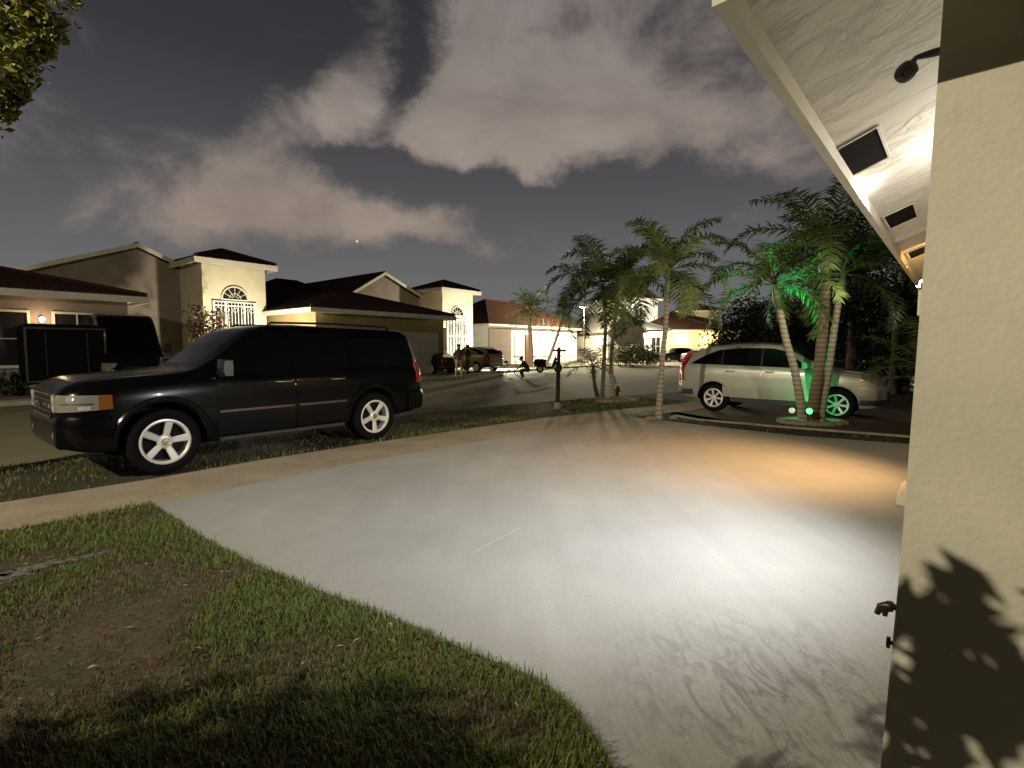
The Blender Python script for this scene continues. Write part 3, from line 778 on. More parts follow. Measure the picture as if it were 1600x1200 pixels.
# ---- generic passenger car used for the silver crossover and the far ones
def make_car(name, label, paint, L, spec, cat='car', near=True, group=None, rims='seven', trim=None):
    xn, WB, ro, H_, hood, belt, hw = spec['xn'], spec['WB'], spec['ro'], spec['H'], spec['hood'], spec['belt'], spec['hw']
    xt = -WB-ro; cl, rh = spec['cowl'], spec['roof']
    c = Car(zbot=[(xt,.42),(xt+.25,.33),(-WB,.27),(-WB/2,.25),(0,.26),(.5,.27),(xn-.05,.32),(xn,.38)],
            hw=[(xt,hw*.74),(xt+.05,hw*.86),(xt+.2,hw*.95),(-WB,hw),(-WB/2,hw),(0,hw),(.4,hw*.97),(.68,hw*.88),(xn-.08,hw*.70),(xn,hw*.55)],
            zbelt=[(xt,belt+.05),(-WB,belt+.03),(-.4,belt-.03),(.3,hood-.06),(xn,hood-.28)],
            ztop=spec['top'], wgt=[(xt,hw*.62),(-WB,hw*.71),(-WB/2,hw*.75),(-.9,hw*.74),(-.3,hw*.84),(xn,hw*.6)], x0=xt, x1=xn, wgb=.93)
    body = c.body([paint, M_well], 64)
    rt = spec['rt']; ra = rt+.055
    arch_cut(body, (0, -WB), rt+.01, ra, hw*.60, hw*1.4)
    t = thing(name, label, cat, group=group); body.parent = t
    dlo_a, dlo_b = spec['dlo']
    for side in ((1, -1)):
        zl = lambda x: c.zbelt(x)+.025
        zh = lambda x: min(c.ztop(x)-.095, spec['dlotop'](x))
        c.patch(dlo_a-.02, dlo_b+.02, zl, lambda x: max(zl(x)+.004, zh(x)), side, off=.002, nx=30, nz=7).build('pillar_trim', M_black, t, smooth=40)
        cuts = spec['pillars']; xs = [dlo_a]+cuts+[dlo_b]
        for a, b in zip(xs, xs[1:]):
            c.patch(a-.02, b+.02, zl, lambda x: max(zl(x)+.004, zh(x)), side, nx=20, nz=7).build('window', M_glass, t, smooth=40)
        for a, b in spec['doors']:
            d = c.patch(a, b, lambda x: c.zbot(x)+.13, lambda x: c.zbelt(x)-.004, side, off=.006, th=.02, nx=16, nz=12).build('door', paint, t, smooth=40)
            hb = MB(); hx = b+.17; z = belt-.09
            hb.tube([(hx-.09, side*(c.ys(hx, z)+.010), z), (hx-.08, side*(c.ys(hx, z)+.038), z), (hx+.08, side*(c.ys(hx, z)+.038), z), (hx+.09, side*(c.ys(hx, z)+.010), z)], .013, 8)
            hb.build('handle', paint, d, smooth=50)
        arch_flare(c, 0, rt+.01, ra-.004, side, .035, .012).build('wheel_flare', trim or paint, t, smooth=40)
        arch_flare(c, -WB, rt+.01, ra-.004, side, .035, .012).build('wheel_flare', trim or paint, t, smooth=40)
        c.patch(-ra-.02, -WB+ra+.02, lambda x: c.zbot(x)+.02, lambda x: c.zbot(x)+.125, side, off=.010, th=.03, nx=12, nz=4).build('sill', M_moss, t, smooth=40)
        mb = MB(); x = spec['mirror']; y = c.ys(x, belt+.03)
        A = []
        for i in range(7):
            a = []
            for k in range(9):
                u = -1+2*i/6; v = -1+2*k/8
                a.append((x+.015+.06*(1-u*u*.5)*(1-.5*v*v), side*(y+.13+.10*v), belt+.08+.075*u*(1-.2*v*v)))
            A.append(a)
        mb.shell(A, [[(x-.05, p[1], p[2]) for p in r] for r in A]); mb.tube([(x, side*(y-.02), belt+.03), (x, side*(y+.08), belt+.05)], .022, 8)
        mb.build('side_mirror', paint, t, smooth=50)
        # head lamp and tail lamp
        A, B = [], []
        for i in range(11):
            k = i/10; x = lerp(xn-.07, .40, k); z0, z1 = lerp(hood-.30, hood-.20, k), lerp(hood-.15, hood-.085, k)
            A.append([(x+.004, side*(c.ys(x, z)+.006), z) for z in [lerp(z0, z1, j/6) for j in range(7)]])
            B.append([(x-.03, side*(c.ys(x, z)-.04), z) for z in [lerp(z0, z1, j/6) for j in range(7)]])
        MB().shell(A, B).build('headlight', M_lens, t, smooth=45)
        A, B = [], []
        z0, z1 = spec['tail']
        for i in range(9):
            k = i/8; a, b = [], []
            for j in range(13):
                z = lerp(z0, z1, j/12); u = clamp((z-belt)/max(.01, z1-belt)); xb = spec['tailx'](z)
                x = xb+lerp(.19-.07*u, .0, k); y = c.ys(x, min(z, c.ztop(x)-.03))
                a.append((x-.006, side*(y+.010), z)); b.append((x+.02, side*(y-.03), z))
            A.append(a); B.append(b)
        MB().shell(A, B).build('tail_light', M_red, t, smooth=45)
    c.top(cl-.06, rh+.05, lambda x: c.wgt(x)-.03).build('windscreen', M_glass, t, smooth=40)
    if spec.get('rear'):
        a, b = spec['rear']; c.top(a, b, lambda x: min(c.wgt(x)-.06, hw*.6)).build('rear_window', M_glass, t, smooth=40)
    c.top(xn-.13, cl+.10, lambda x: hw*.66, off=.006, nx=16).build('hood', paint, t, smooth=40)
    # lower trim of the bumpers, grille
    c.band(.36, .47, .40, True, .016).build('front_bumper', M_moss, t, smooth=40); c.band(.40, .53, xt+.42, False, .018).build('rear_bumper', M_moss, t, smooth=40)
    c.band(.535, .70, xt+.40, False, .020).build('rear_bumper', paint, t, smooth=40); c.band(.475, hood-.33, .42, True, .016).build('front_bumper', paint, t, smooth=40)
    mb = MB()
    for z in (hood-.30, hood-.26, hood-.22, hood-.18): mb.tube([(xn-.01-.10*abs(v)**2, v*hw*.42, z) for v in (-1,-.5,0,.5,1)], .012, 6)
    mb.build('grille', M_chrome, t)
    if spec.get('rail'):
        for side in (1, -1):
            mb = MB(); x0, x1 = spec['rail']; pts = [(x, side*(c.wgt(x)-.06), c.ztop(x)+.02) for x in [lerp(x0, x1, k/8) for k in range(9)]]
            mb.tube(pts, .016, 6); mb.build('roof_rail', M_moss, t, smooth=50)
    for x in (0, -WB):
        for side in (1, -1): wheel(t, (x, side*(hw-.125), rt), side, rt, rt*.655, .215, 7 if rims == 'seven' else 10, rims, spin=R(8))
    return t, c

def suv_spec():
    WB, ro = 2.58, .93; xt = -WB-ro
    return dict(xn=.83, WB=WB, ro=ro, H=1.66, hood=1.08, belt=1.10, hw=.91, rt=.342, cowl=-.22, roof=-1.12, dlo=(-.62, xt+.33),
        top=[(xt,.92),(xt+.05,1.10),(xt+.16,1.25),(xt+.36,1.44),(xt+.62,1.565),(-WB+.2,1.62),(-1.9,1.655),(-1.35,1.645),(-1.05,1.575),(-.75,1.42),(-.42,1.22),(-.2,1.11),(.15,1.05),(.45,1.01),(.64,.95),(.75,.87),(.80,.77),(.83,.66)],
        dlotop=lambda x: min(1.56-max(0, (-WB+.35)-x)**1.7*.42, 1.12+(-.55-x)*.74), pillars=[-1.52, -2.42], doors=[(-.46, -1.50), (-1.53, -2.36)],
        mirror=-.60, tail=(.74, 1.45), tailx=lambda z: xt-.01+(.0 if z < 1.05 else (z-1.05)*.55), rail=(-1.2, -WB-.25), rear=(xt+.12, xt+.45))
def sedan_spec():
    WB, ro = 2.70, 1.0; xt = -WB-ro
    return dict(xn=.90, WB=WB, ro=ro, H=1.45, hood=.98, belt=.96, hw=.89, rt=.325, cowl=-.36, roof=-1.25, dlo=(-.80, -WB-.32),
        top=[(xt,.72),(xt+.04,.92),(xt+.12,1.02),(xt+.5,1.06),(xt+.85,1.18),(xt+1.25,1.36),(-2.1,1.43),(-1.6,1.44),(-1.25,1.40),(-.9,1.23),(-.6,1.07),(-.36,.99),(.1,.95),(.5,.88),(.75,.78),(.86,.68),(.9,.58)],
        dlotop=lambda x: min(1.36-max(0, (-WB+.55)-x)**1.5*.36, .99+(-.74-x)*.72), pillars=[-1.68], doors=[(-.52, -1.66), (-1.69, -2.52)],
        mirror=-.76, tail=(.70, .92), tailx=lambda z: xt-.01, rear=(xt+.55, xt+1.2))
crossover, _ = make_car('crossover', 'silver compact crossover with seven-spoke wheels parked on the brick drive behind the palms', M_silver, 4.5, suv_spec(), trim=M_silver)
hd = -39.5
u = Vector((math.cos(R(hd)), math.sin(R(hd)), 0)); left = Vector((-u.y, u.x, 0))
pr = Vector((5.0, 12.6, 0))             # contact of the near rear wheel
crossover.location = pr+u*2.58+left*.80; crossover.rotation_euler = (0,0,R(hd))

# ---- cars further off
def place(o, p, rz): o.location = p; o.rotation_euler = (0,0,rz)
c1, _ = make_car('crossover', 'bronze crossover seen from its lit tail on the drive of the second house', M_pearl, 4.5, suv_spec())
place(c1, S(25.2, 25.6), AS+PI/2)
c2, _ = make_car('sedan', 'black sedan parked left of the bronze crossover, half hidden by the big black SUV', M_dark_paint, 4.5, sedan_spec())
place(c2, S(21.7, 26.2), AS+PI/2)
c3, _ = make_car('crossover', 'black crossover with a bright round reflection parked across the cul-de-sac', M_dark_paint, 4.5, suv_spec())
place(c3, G(1052,568)+Vector((0,3.2,0)), R(196))
c4, _ = make_car('sedan', 'white sedan parked behind the black crossover across the cul-de-sac', M_white_paint, 4.5, sedan_spec())
place(c4, Vector((20.8,52.5,0)), R(20))
c5, _ = make_car('crossover', 'dark crossover parked behind the clipped hedge', M_dark_paint, 4.5, suv_spec())
place(c5, Vector((15.0,55.0,0)), R(8))
c6, _ = make_car('sedan', 'dark sedan parked nose to the palms beyond the silver crossover', M_dark_paint, 4.5, sedan_spec())
place(c6, Vector((11.9,13.6,0)), R(200))

# ---- high-roofed van on the left drive
def make_van():
    WB = 3.3; xt = -WB-1.1; xn = .95
    c = Car(zbot=[(xt,.42),(-WB,.34),(0,.32),(xn,.40)], hw=[(xt,.92),(xt+.05,.97),(-WB,.98),(0,.98),(.5,.95),(.8,.85),(xn,.70)],
            zbelt=[(xt,1.35),(-.5,1.30),(.2,1.22),(xn,1.0)], ztop=[(xt,2.55),(xt+.08,2.68),(xt+.3,2.76),(-2,2.80),(-1.2,2.74),(-.8,2.50),(-.4,2.05),(-.02,1.58),(.2,1.36),(.5,1.24),(.8,1.08),(xn,.86)],
            wgt=[(xt,.84),(-1.2,.84),(-.4,.83),(.1,.86),(xn,.7)], x0=xt, x1=xn, wgb=.96)
    b = c.body([M_dark_paint, M_well], 56); arch_cut(b, (0, -WB), .37, .42, .6, 1.4)
    t = thing('van', 'dark high-roofed van facing the street on the left drive', 'van'); b.parent = t
    c.top(.10, -.92, lambda x: .74).build('windscreen', M_glass, t, smooth=40)
    for side in (1, -1):
        c.patch(-.45, -1.35, lambda x: c.zbelt(x)+.05, lambda x: min(2.0, c.ztop(x)-.14), side).build('window', M_glass, t, smooth=40)
        A, B = [], []
        for i in range(9):
            k = i/8; x = lerp(.89, .50, k)
            A.append([(x+.004, side*(c.ys(x, z)+.006), z) for z in [lerp(.82, 1.08, j/6) for j in range(7)]]); B.append([(x-.03, side*(c.ys(x, z)-.04), z) for z in [lerp(.82, 1.08, j/6) for j in range(7)]])
        MB().shell(A, B).build('headlight', M_lens, t, smooth=45)
        mb = MB(); mb.box(-.42, -.30, min(side*1.02, side*1.22), max(side*1.02, side*1.22), 1.38, 1.75); mb.tube([(-.36, side*.9, 1.5), (-.36, side*1.05, 1.5)], .03, 6); mb.build('side_mirror', M_black, t)
        for x in (0, -WB): wheel(t, (x, side*.85, .36), side, .36, .22, .22, 8, 'ten', metal=M_moss)
    mb = MB(); mb.box(.93, .965, -.42, .42, .70, .95); mb.build('grille', M_black, t)
    mb = MB()
    for z in (.74, .82, .90): mb.tube([(.97, -.42, z), (.97, .42, z)], .010, 6)
    mb.build('grille_bar', M_chrome, t)
    return t
van = make_van(); place(van, AT(208, 560, 17.6)*1.0, AS-PI/2-R(4)); van.location.z = 0

# black enclosed trailer standing left of the van
M_dull = pm('dull black', (.006,.006,.006), .9, spec=.05)
def make_trailer():
    t = thing('trailer', 'black enclosed box trailer left of the dark van', 'trailer')
    A, B = [], []
    b = MB(); prof = [(-1.0,.48),(1.0,.48),(1.0,2.22),(.93,2.31),(-.93,2.31),(-1.0,2.22)]
    b.extr([(2.0,y,z) for y, z in prof], (-4.0,0,0)); b.build('box', M_dull, t)
    mb = MB()
    for y in (-.985, .93): mb.box(2.004, 2.03, y, y+.055, .5, 2.2)
    mb.box(2.004, 2.03, -.93, .93, 2.15, 2.2); mb.box(2.004, 2.03, -.93, .93, .5, .56); mb.build('door_frame', M_moss, t)
    d = MB().box(2.006, 2.02, -.90, .90, .58, 2.13).build('rear_door', M_dull, t)
    for y in (-.5, .5): MB().tube([(2.05,y,.7),(2.05,y,2.05)], .015, 6).build('latch_bar', M_moss, d)
    for s_ in (1, -1):
        wheel(t, (-.1, s_*1.12, .34), s_, .34, .2, .2, 8, 'ten', metal=M_moss); MB().box(-.55,.35,min(s_*1.01,s_*1.25),max(s_*1.01,s_*1.25),.72,.76).build('mudguard', M_moss, t)
        MB().box(2.03,2.05,s_*.80-.05,s_*.80+.05,.40,.46).build('tail_light', M_red, t)
    MB().box(1.9,2.12,-.95,.95,.36,.44).build('bumper', M_chrome, t)
    return t
tr_ = make_trailer(); place(tr_, AT(92, 560, 17.6), AS-PI/2-R(3)); tr_.location.z = 0
# ---------------------------------------------------------------- houses
def stucco(name, c, var=.10, bump=.35, bs=40, vs=1.2): return pm(name, c, .9, var=var, vs=vs, bump=bump, bs=bs, spec=.2)
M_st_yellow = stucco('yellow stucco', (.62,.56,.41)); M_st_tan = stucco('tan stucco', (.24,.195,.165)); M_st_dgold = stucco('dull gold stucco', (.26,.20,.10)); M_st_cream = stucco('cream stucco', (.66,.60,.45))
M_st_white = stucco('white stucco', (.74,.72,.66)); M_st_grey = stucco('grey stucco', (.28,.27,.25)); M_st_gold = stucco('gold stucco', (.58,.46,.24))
M_trim = pm('white trim', (.62,.58,.48), .6, var=.08, vs=2)
M_white = pm('white metal', (.78,.77,.73), .5)
M_winglass = pm('window glass', (.02,.02,.022), .08, spec=.6)
M_open_shade = pm('doorway shade', (.02,.018,.016), .9)  # near-black sheet; the recess's shade is put into its colour
M_blind = pm('pale blind', (.62,.60,.54), .7)
M_door = pm('garage door', (.42,.39,.33), .6, var=.1, vs=2)
M_wood = pm('dark door wood', (.10,.05,.03), .5)

def tile_mat(name, c1, c2):
    m = bpy.data.materials.new(name); t, b = nt(m); N, Lk = t.nodes, t.links
    tc = N.new('ShaderNodeTexCoord')
    w = N.new('ShaderNodeTexWave'); w.bands_direction = 'X'; w.inputs['Scale'].default_value = 1.5; w.inputs['Distortion'].default_value = .4; w.inputs['Detail'].default_value = 1
    w2 = N.new('ShaderNodeTexWave'); w2.bands_direction = 'Y'; w2.inputs['Scale'].default_value = 1.1; w2.wave_profile = 'SAW'
    Lk.new(tc.outputs['Object'], w.inputs[0]); Lk.new(tc.outputs['Object'], w2.inputs[0])
    no = N.new('ShaderNodeTexNoise'); no.inputs['Scale'].default_value = 1.7; no.inputs['Detail'].default_value = 7; no.inputs['Roughness'].default_value = .75
    Lk.new(tc.outputs['Object'], no.inputs['Vector'])
    cr = N.new('ShaderNodeValToRGB'); cr.color_ramp.elements[0].position = .35; cr.color_ramp.elements[1].position = .68
    cr.color_ramp.elements[0].color = (*c1,1); cr.color_ramp.elements[1].color = (*c2,1); Lk.new(no.outputs[0], cr.inputs[0]); Lk.new(cr.outputs[0], b.inputs['Base Color'])
    ad = N.new('ShaderNodeMath'); ad.operation = 'ADD'; Lk.new(w.outputs['Fac'], ad.inputs[0]); Lk.new(w2.outputs['Fac'], ad.inputs[1])
    bp = N.new('ShaderNodeBump'); bp.inputs['Strength'].default_value = .7; bp.inputs['Distance'].default_value = .06
    Lk.new(ad.outputs[0], bp.inputs['Height']); Lk.new(bp.outputs[0], b.inputs['Normal']); b.inputs['Roughness'].default_value = .85
    b.inputs['Specular IOR Level'].default_value = .2
    return m
M_tile = tile_mat('red barrel tile', (.042,.014,.011), (.080,.027,.019)); M_tile_b = tile_mat('brown tile', (.045,.021,.012), (.075,.034,.02)); M_tile_g = tile_mat('grey shingle', (.07,.068,.062), (.11,.105,.095))

def hip(x0, x1, y0, y1, z, h, over=.45, th=.16, mb=None):
    """hip roof as a closed block with a fascia edge; ridge along the longer side"""
    mb = mb or MB(); X0, X1, Y0, Y1 = x0-over, x1+over, y0-over, y1+over
    w, d = X1-X0, Y1-Y0
    if w >= d: a = Vector((X0+d/2, (Y0+Y1)/2, z+h)); b = Vector((X1-d/2, (Y0+Y1)/2, z+h))
    else: a = Vector(((X0+X1)/2, Y0+w/2, z+h)); b = Vector(((X0+X1)/2, Y1-w/2, z+h))
    if (a-b).length < .02: b = a+Vector((.02, 0, 0)) if w >= d else a+Vector((0, .02, 0))
    c = [(X0,Y0,z+th*.4),(X1,Y0,z+th*.4),(X1,Y1,z+th*.4),(X0,Y1,z+th*.4)]
    vs = [Vector(p)-Vector((0,0,th*.4)) for p in c]+[Vector(p)+Vector((0,0,.03)) for p in c]+[a, b]
    fs = [(3,2,1,0),(0,1,5,4),(1,2,6,5),(2,3,7,6),(3,0,4,7)]
    if w >= d: fs += [(4,5,9,8),(5,6,9),(6,7,8,9),(7,4,8)]
    else: fs += [(4,5,8),(5,6,9,8),(6,7,9),(7,4,8,9)]
    mb.add(vs, fs)
    # ridge and hip caps
    for p, q in ((vs[4], a), (vs[5], b if w >= d else a), (vs[6], b), (vs[7], a if w >= d else b), (a, b)):
        if (Vector(p)-Vector(q)).length > .1: mb.tube([Vector(p)+Vector((0,0,.02)), Vector(q)+Vector((0,0,.02))], .075, 6)
    return mb
def fascia(x0, x1, y0, y1, z, over=.45, h=.20, w=.05, mb=None):
    mb = mb or MB(); X0, X1, Y0, Y1 = x0-over-.006, x1+over+.006, y0-over-.006, y1+over+.006
    mb.box(X0, X1, Y0-w, Y0, z-h, z+.03); mb.box(X0, X1, Y1, Y1+w, z-h, z+.03)
    mb.box(X0-w, X0, Y0-w, Y1+w, z-h, z+.03); mb.box(X1, X1+w, Y0-w, Y1+w, z-h, z+.03)
    return mb
def soffit(x0, x1, y0, y1, z, over=.45):
    return MB().box(x0-over, x1+over, y0-over, y1+over, z-.12, z-.06)
def window(parent, x, y, z0, z1, w, bars=(1,2), pane=M_winglass, face='-y', frame=M_white, depth=.07, fw=.07):
    """frame, pane and muntins on a wall facing -y (or -x)"""
    def put(mb, a0, a1, d0, d1, z0_, z1_):
        if face == '-y': mb.box(x+a0, x+a1, y+d0, y+d1, z0_, z1_)
        else: mb.box(x+d0, x+d1, y+a0, y+a1, z0_, z1_)
    h = w/2; mb = MB()
    put(mb, -h-fw, -h, -depth, .02, z0-fw, z1+fw); put(mb, h, h+fw, -depth, .02, z0-fw, z1+fw)
    put(mb, -h, h, -depth, .02, z1, z1+fw); put(mb, -h-.05, h+.05, -depth-.05, .02, z0-fw-.03, z0)
    for i in range(1, bars[0]+1): q = -h+w*i/(bars[0]+1); put(mb, q-.018, q+.018, -depth*.8, -.005, z0, z1)
    for i in range(1, bars[1]+1): q = z0+(z1-z0)*i/(bars[1]+1); put(mb, -h, h, -depth*.75, -.004, q-.018, q+.018)
    f = mb.build('window', frame, parent)
    mb = MB(); put(mb, -h, h, -.012, -.006, z0, z1); mb.build('pane', pane, f)
    return f
def arch_window(parent, x, y, z, r, pane, grille_mat):
    mb = MB(); n = 20
    out = [(x+(r+.07)*math.cos(PI*k/n), z+(r+.07)*math.sin(PI*k/n)) for k in range(n+1)]; inn = [(x+r*math.cos(PI*k/n), z+r*math.sin(PI*k/n)) for k in range(n+1)]
    for k in range(n):
        a, b, c, d = out[k], out[k+1], inn[k+1], inn[k]
        vs = [(p[0], yy, p[1]) for yy in (y-.07, y+.02) for p in (a,b,c,d)]
        mb.add(vs, [(0,1,2,3),(7,6,5,4),(0,4,5,1),(2,6,7,3)])
    mb.box(x-r-.07, x+r+.07, y-.07, y+.02, z-.06, z)
    for k in range(1, 6):
        t = PI*k/6; mb.tube([(x+.12*math.cos(t), y-.035, z+.12*math.sin(t)), (x+(r-.01)*math.cos(t), y-.035, z+(r-.01)*math.sin(t))], .016, 5)
    mb.tube([(x+r*.5*math.cos(PI*k/12), y-.035, z+r*.5*math.sin(PI*k/12)) for k in range(13)], .014, 5)
    f = mb.build('window', grille_mat, parent)
    MB().extr([(x, y-.012, z)]+[(p[0], y-.012, p[1]) for p in inn], (0, .006, 0)).build('pane', pane, f)
    return f
def entry_gate(parent, x0, x1, y, z0, z1, mat=M_white):
    """white iron screen across a porch opening with a flat panel behind, its doorway shade painted dark"""
    MB().box(x0, x1, y-.012, y-.006, z0, z1).build('doorway', M_open_shade, parent)
    mb = MB(); h = z1-z0
    for k in range(int((x1-x0)/.16)+1):
        x = x0+.05+k*.16
        if x < x1-.03: mb.box(x-.014, x+.014, y-.10, y-.07, z0, z1-.02)
    for z in (z0+.1, z0+.95, z0+h*.62, z1-.22, z1-.03): mb.box(x0, x1, y-.105, y-.065, z-.03, z+.03)
    for x in (x0, x0+(x1-x0)*.28, x0+(x1-x0)*.72, x1): mb.box(x-.04, x+.04, y-.11, y-.06, z0, z1)
    for k in range(5):   # scroll work over the rail
        cx = x0+(x1-x0)*(k+.5)/5; cz = z1-.42
        mb.tube([(cx+.12*math.cos(t), y-.085, cz+.12*math.sin(t)) for t in [2*PI*i/12 for i in range(13)]], .013, 5)
    return mb.build('entry_gate', mat, parent)
def sconce(parent, x, y, z, col, power, face=-1, r=.05, lampr=.06):
    mb = MB(); mb.box(x-.06, x+.06, y-.03, y, z-.10, z+.10); mb.tube([(x, y, z+.08), (x, y-.12, z+.12), (x, y-.14, z+.06)], .015, 6)
    f = mb.build('wall_lamp', M_black, parent)
    mb = MB(); mb.lathe([(.03, -.10), (.075, -.02), (.08, .05), (.03, .08)], 14, 'z', c=(x, y-.15, z-.02))
    b = mb.build('lamp_globe', pm('lit globe '+str(col)+str(power), (.8,.75,.6), .4, emit=col, es=14), f, smooth=50)
    l = bpy.data.lights.new('porch_lamp', 'POINT'); l.energy = power; l.color = col; l.shadow_soft_size = .1
    o = bpy.data.objects.new('porch_lamp', l); COL.objects.link(o); o.parent = parent; o.location = (x, y-.40, z-.02)
    return f
def house(name_label, s0, w0, rz=AS, loc=None):
    return thing('house', name_label, 'house', loc if loc is not None else S(s0, w0), rz)
def entry_tower(t, wall, roof, trim, x0=0, y0=0, w=3.1, d=3.1, z=5.95, h=.85, archx=1.5, archpane=M_winglass, archmat=M_trim, gate=M_white):
    MB().box(x0, x0+w, y0, y0+d, 0, z-.10).build('tower', wall, t)
    rf = hip(x0, x0+w, y0, y0+d, z, h, .42).build('tower_roof', roof, t)
    fascia(x0, x0+w, y0, y0+d, z, .42, .24).build('fascia', trim, rf)
    arch_window(t, x0+archx, y0, 4.08, .60, archpane, archmat)
    return entry_gate(t, x0+archx-1.05, x0+archx+1.0, y0, .12, 3.95, gate)
def garage_wing(t, wall, roof, trim, x0, x1, y0, y1, z, h, over=.5):
    MB().box(x0, x1, y0, y1, 0, z-.10).build('garage_wall', wall, t)
    soffit(x0, x1, y0, y1, z, over-.02).build('soffit', trim, t)
    rf = hip(x0, x1, y0, y1, z, h, over).build('garage_roof', roof, t)
    fascia(x0, x1, y0, y1, z, over, .20).build('fascia', trim, rf)
def garage_door(t, x0, x1, y, z1, mat=M_door):
    mb = MB()
    for r in range(4):
        a, b = .06+r*(z1-.06)/4, .06+(r+1)*(z1-.06)/4-.015
        mb.box(x0, x1, y-.04, y-.006, a, b)
        for k in range(4):
            u0 = x0+(x1-x0)*k/4+.12; u1 = x0+(x1-x0)*(k+1)/4-.12; mb.box(u0, u1, y-.055, y-.041, a+.12, b-.12)
    return mb.build('garage_door', mat, t)
def gable_block(t, wall, roof, trim, x0, x1, y0, y1, ze, xp, zp, over=.4, th=.14, name='gable', a=0, rake=True):
    """block whose front shows a gable; ridge runs away from the street at xp"""
    MB().extr([(x0,y0,0),(x1,y0,0),(x1,y0,ze),(xp,y0,zp),(x0,y0,ze)], (0, y1-y0, 0)).build(name+'_wall', wall, t)
    mb = MB()
    for xe in (x0, x1):
        k = (zp-ze)/(xp-xe); xo = xe+(over if xe > xp else -over); zo = zp+k*(xo-xp)*-1 if False else zp-(abs(xo-xp))*(zp-ze)/abs(xp-xe)
        mb.extr([(xp, y0-over, zp+.05), (xo, y0-over, zo+.05), (xo, y0-over, zo+.05+th), (xp, y0-over, zp+.05+th)], (0, y1-y0+2*over, 0))
    mb.tube([(xp, y0-over, zp+th+.06), (xp, y1+over, zp+th+.06)], .08, 6)
    rf = mb.build(name+'_roof', roof, t)
    if rake:
        mb = MB()
        for xe in (x0, x1):
            xo = xe+(over if xe > xp else -over); zo = zp-(abs(xo-xp))*(zp-ze)/abs(xp-xe)
            mb.extr([(xp, y0-over-.05, zp+.0), (xo, y0-over-.05, zo+.0), (xo, y0-over-.05, zo+.05+th+.02), (xp, y0-over-.05, zp+.05+th+.02)], (0, .044, 0))
        mb.build('rake_board', trim, rf)
    return rf

# house 1: left, half hidden behind the van
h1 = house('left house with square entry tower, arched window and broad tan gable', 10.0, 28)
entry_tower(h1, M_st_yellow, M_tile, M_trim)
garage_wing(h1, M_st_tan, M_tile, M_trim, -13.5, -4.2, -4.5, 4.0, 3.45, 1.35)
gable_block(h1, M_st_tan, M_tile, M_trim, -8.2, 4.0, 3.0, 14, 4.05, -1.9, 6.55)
hip(-7.5, 8.0, 6.0, 17, 3.6, 2.7).build('roof', M_tile, h1)
MB().box(-7.5, 8.0, 14.3, 17, 0, 3.5).build('rear_wall', M_st_tan, h1)
garage_door(h1, -12.8, -9.6, -4.5, 2.4)
window(h1, -5.7, -4.5, 1.1, 2.75, 1.2, (1,1), M_winglass, frame=M_trim)
window(h1, -7.4, -4.5, 1.0, 2.75, .8, (0,1), M_winglass, frame=M_trim)
sconce(h1, -6.65, -4.5, 2.55, (1,.72,.42), 22)

# house 2: same plan, its tower front caught by the street light
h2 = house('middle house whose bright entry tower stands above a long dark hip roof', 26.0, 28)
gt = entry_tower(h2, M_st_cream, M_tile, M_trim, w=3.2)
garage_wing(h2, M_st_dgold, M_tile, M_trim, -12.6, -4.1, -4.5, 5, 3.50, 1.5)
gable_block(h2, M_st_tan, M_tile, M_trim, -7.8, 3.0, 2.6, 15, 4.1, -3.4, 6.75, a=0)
hip(-13, -2, 3.5, 13, 3.7, 2.75).build('roof', M_tile, h2)
MB().box(-13, -2, 5.2, 13, 0, 3.6).build('side_wall', M_st_tan, h2)
garage_door(h2, -9.2, -4.6, -4.5, 2.5)
mb = MB(); mb.tube([(-3.6, -.3, 0), (-3.6, -.3, 3.2)], .16, 12); mb.tube([(-1.2, -1.6, 0), (-1.2, -1.6, 3.0)], .16, 12); mb.build('porch_column', M_trim, h2)
sconce(h2, -.9, 0, 2.5, (1,.8,.5), 60)

# house 3: long low front flooded by the lamp at the kerb
h3 = house('third house with long low brown roof and white lamp-lit front', 36.0, 32.5)
MB().box(0, 15.5, 0, 9, 0, 3.7).build('wall', M_st_white, h3)
soffit(0, 15.5, 0, 9, 3.85, .45).build('soffit', M_trim, h3)
rf = hip(0, 15.5, 0, 9, 3.85, 2.9, .5).build('roof', M_tile_b, h3); fascia(0, 15.5, 0, 9, 3.85, .5, .18).build('fascia', M_trim, rf)
for x in (4.6, 7.0, 9.2, 11.6, 14.0): window(h3, x, 0, .9, 3.1, 1.35, (0,1), M_blind, frame=M_white)
MB().box(5.6, 6.2, -.10, -.01, 0, 3.0).build('door', M_wood, h3)
MB().box(12.5, 13.1, -.10, -.01, 0, 3.0).build('door', M_door, h3)
mb = MB(); mb.box(-.04, 3.2, -.14, -.02, 0, 3.5); mb.build('side_wall', M_st_tan, h3)

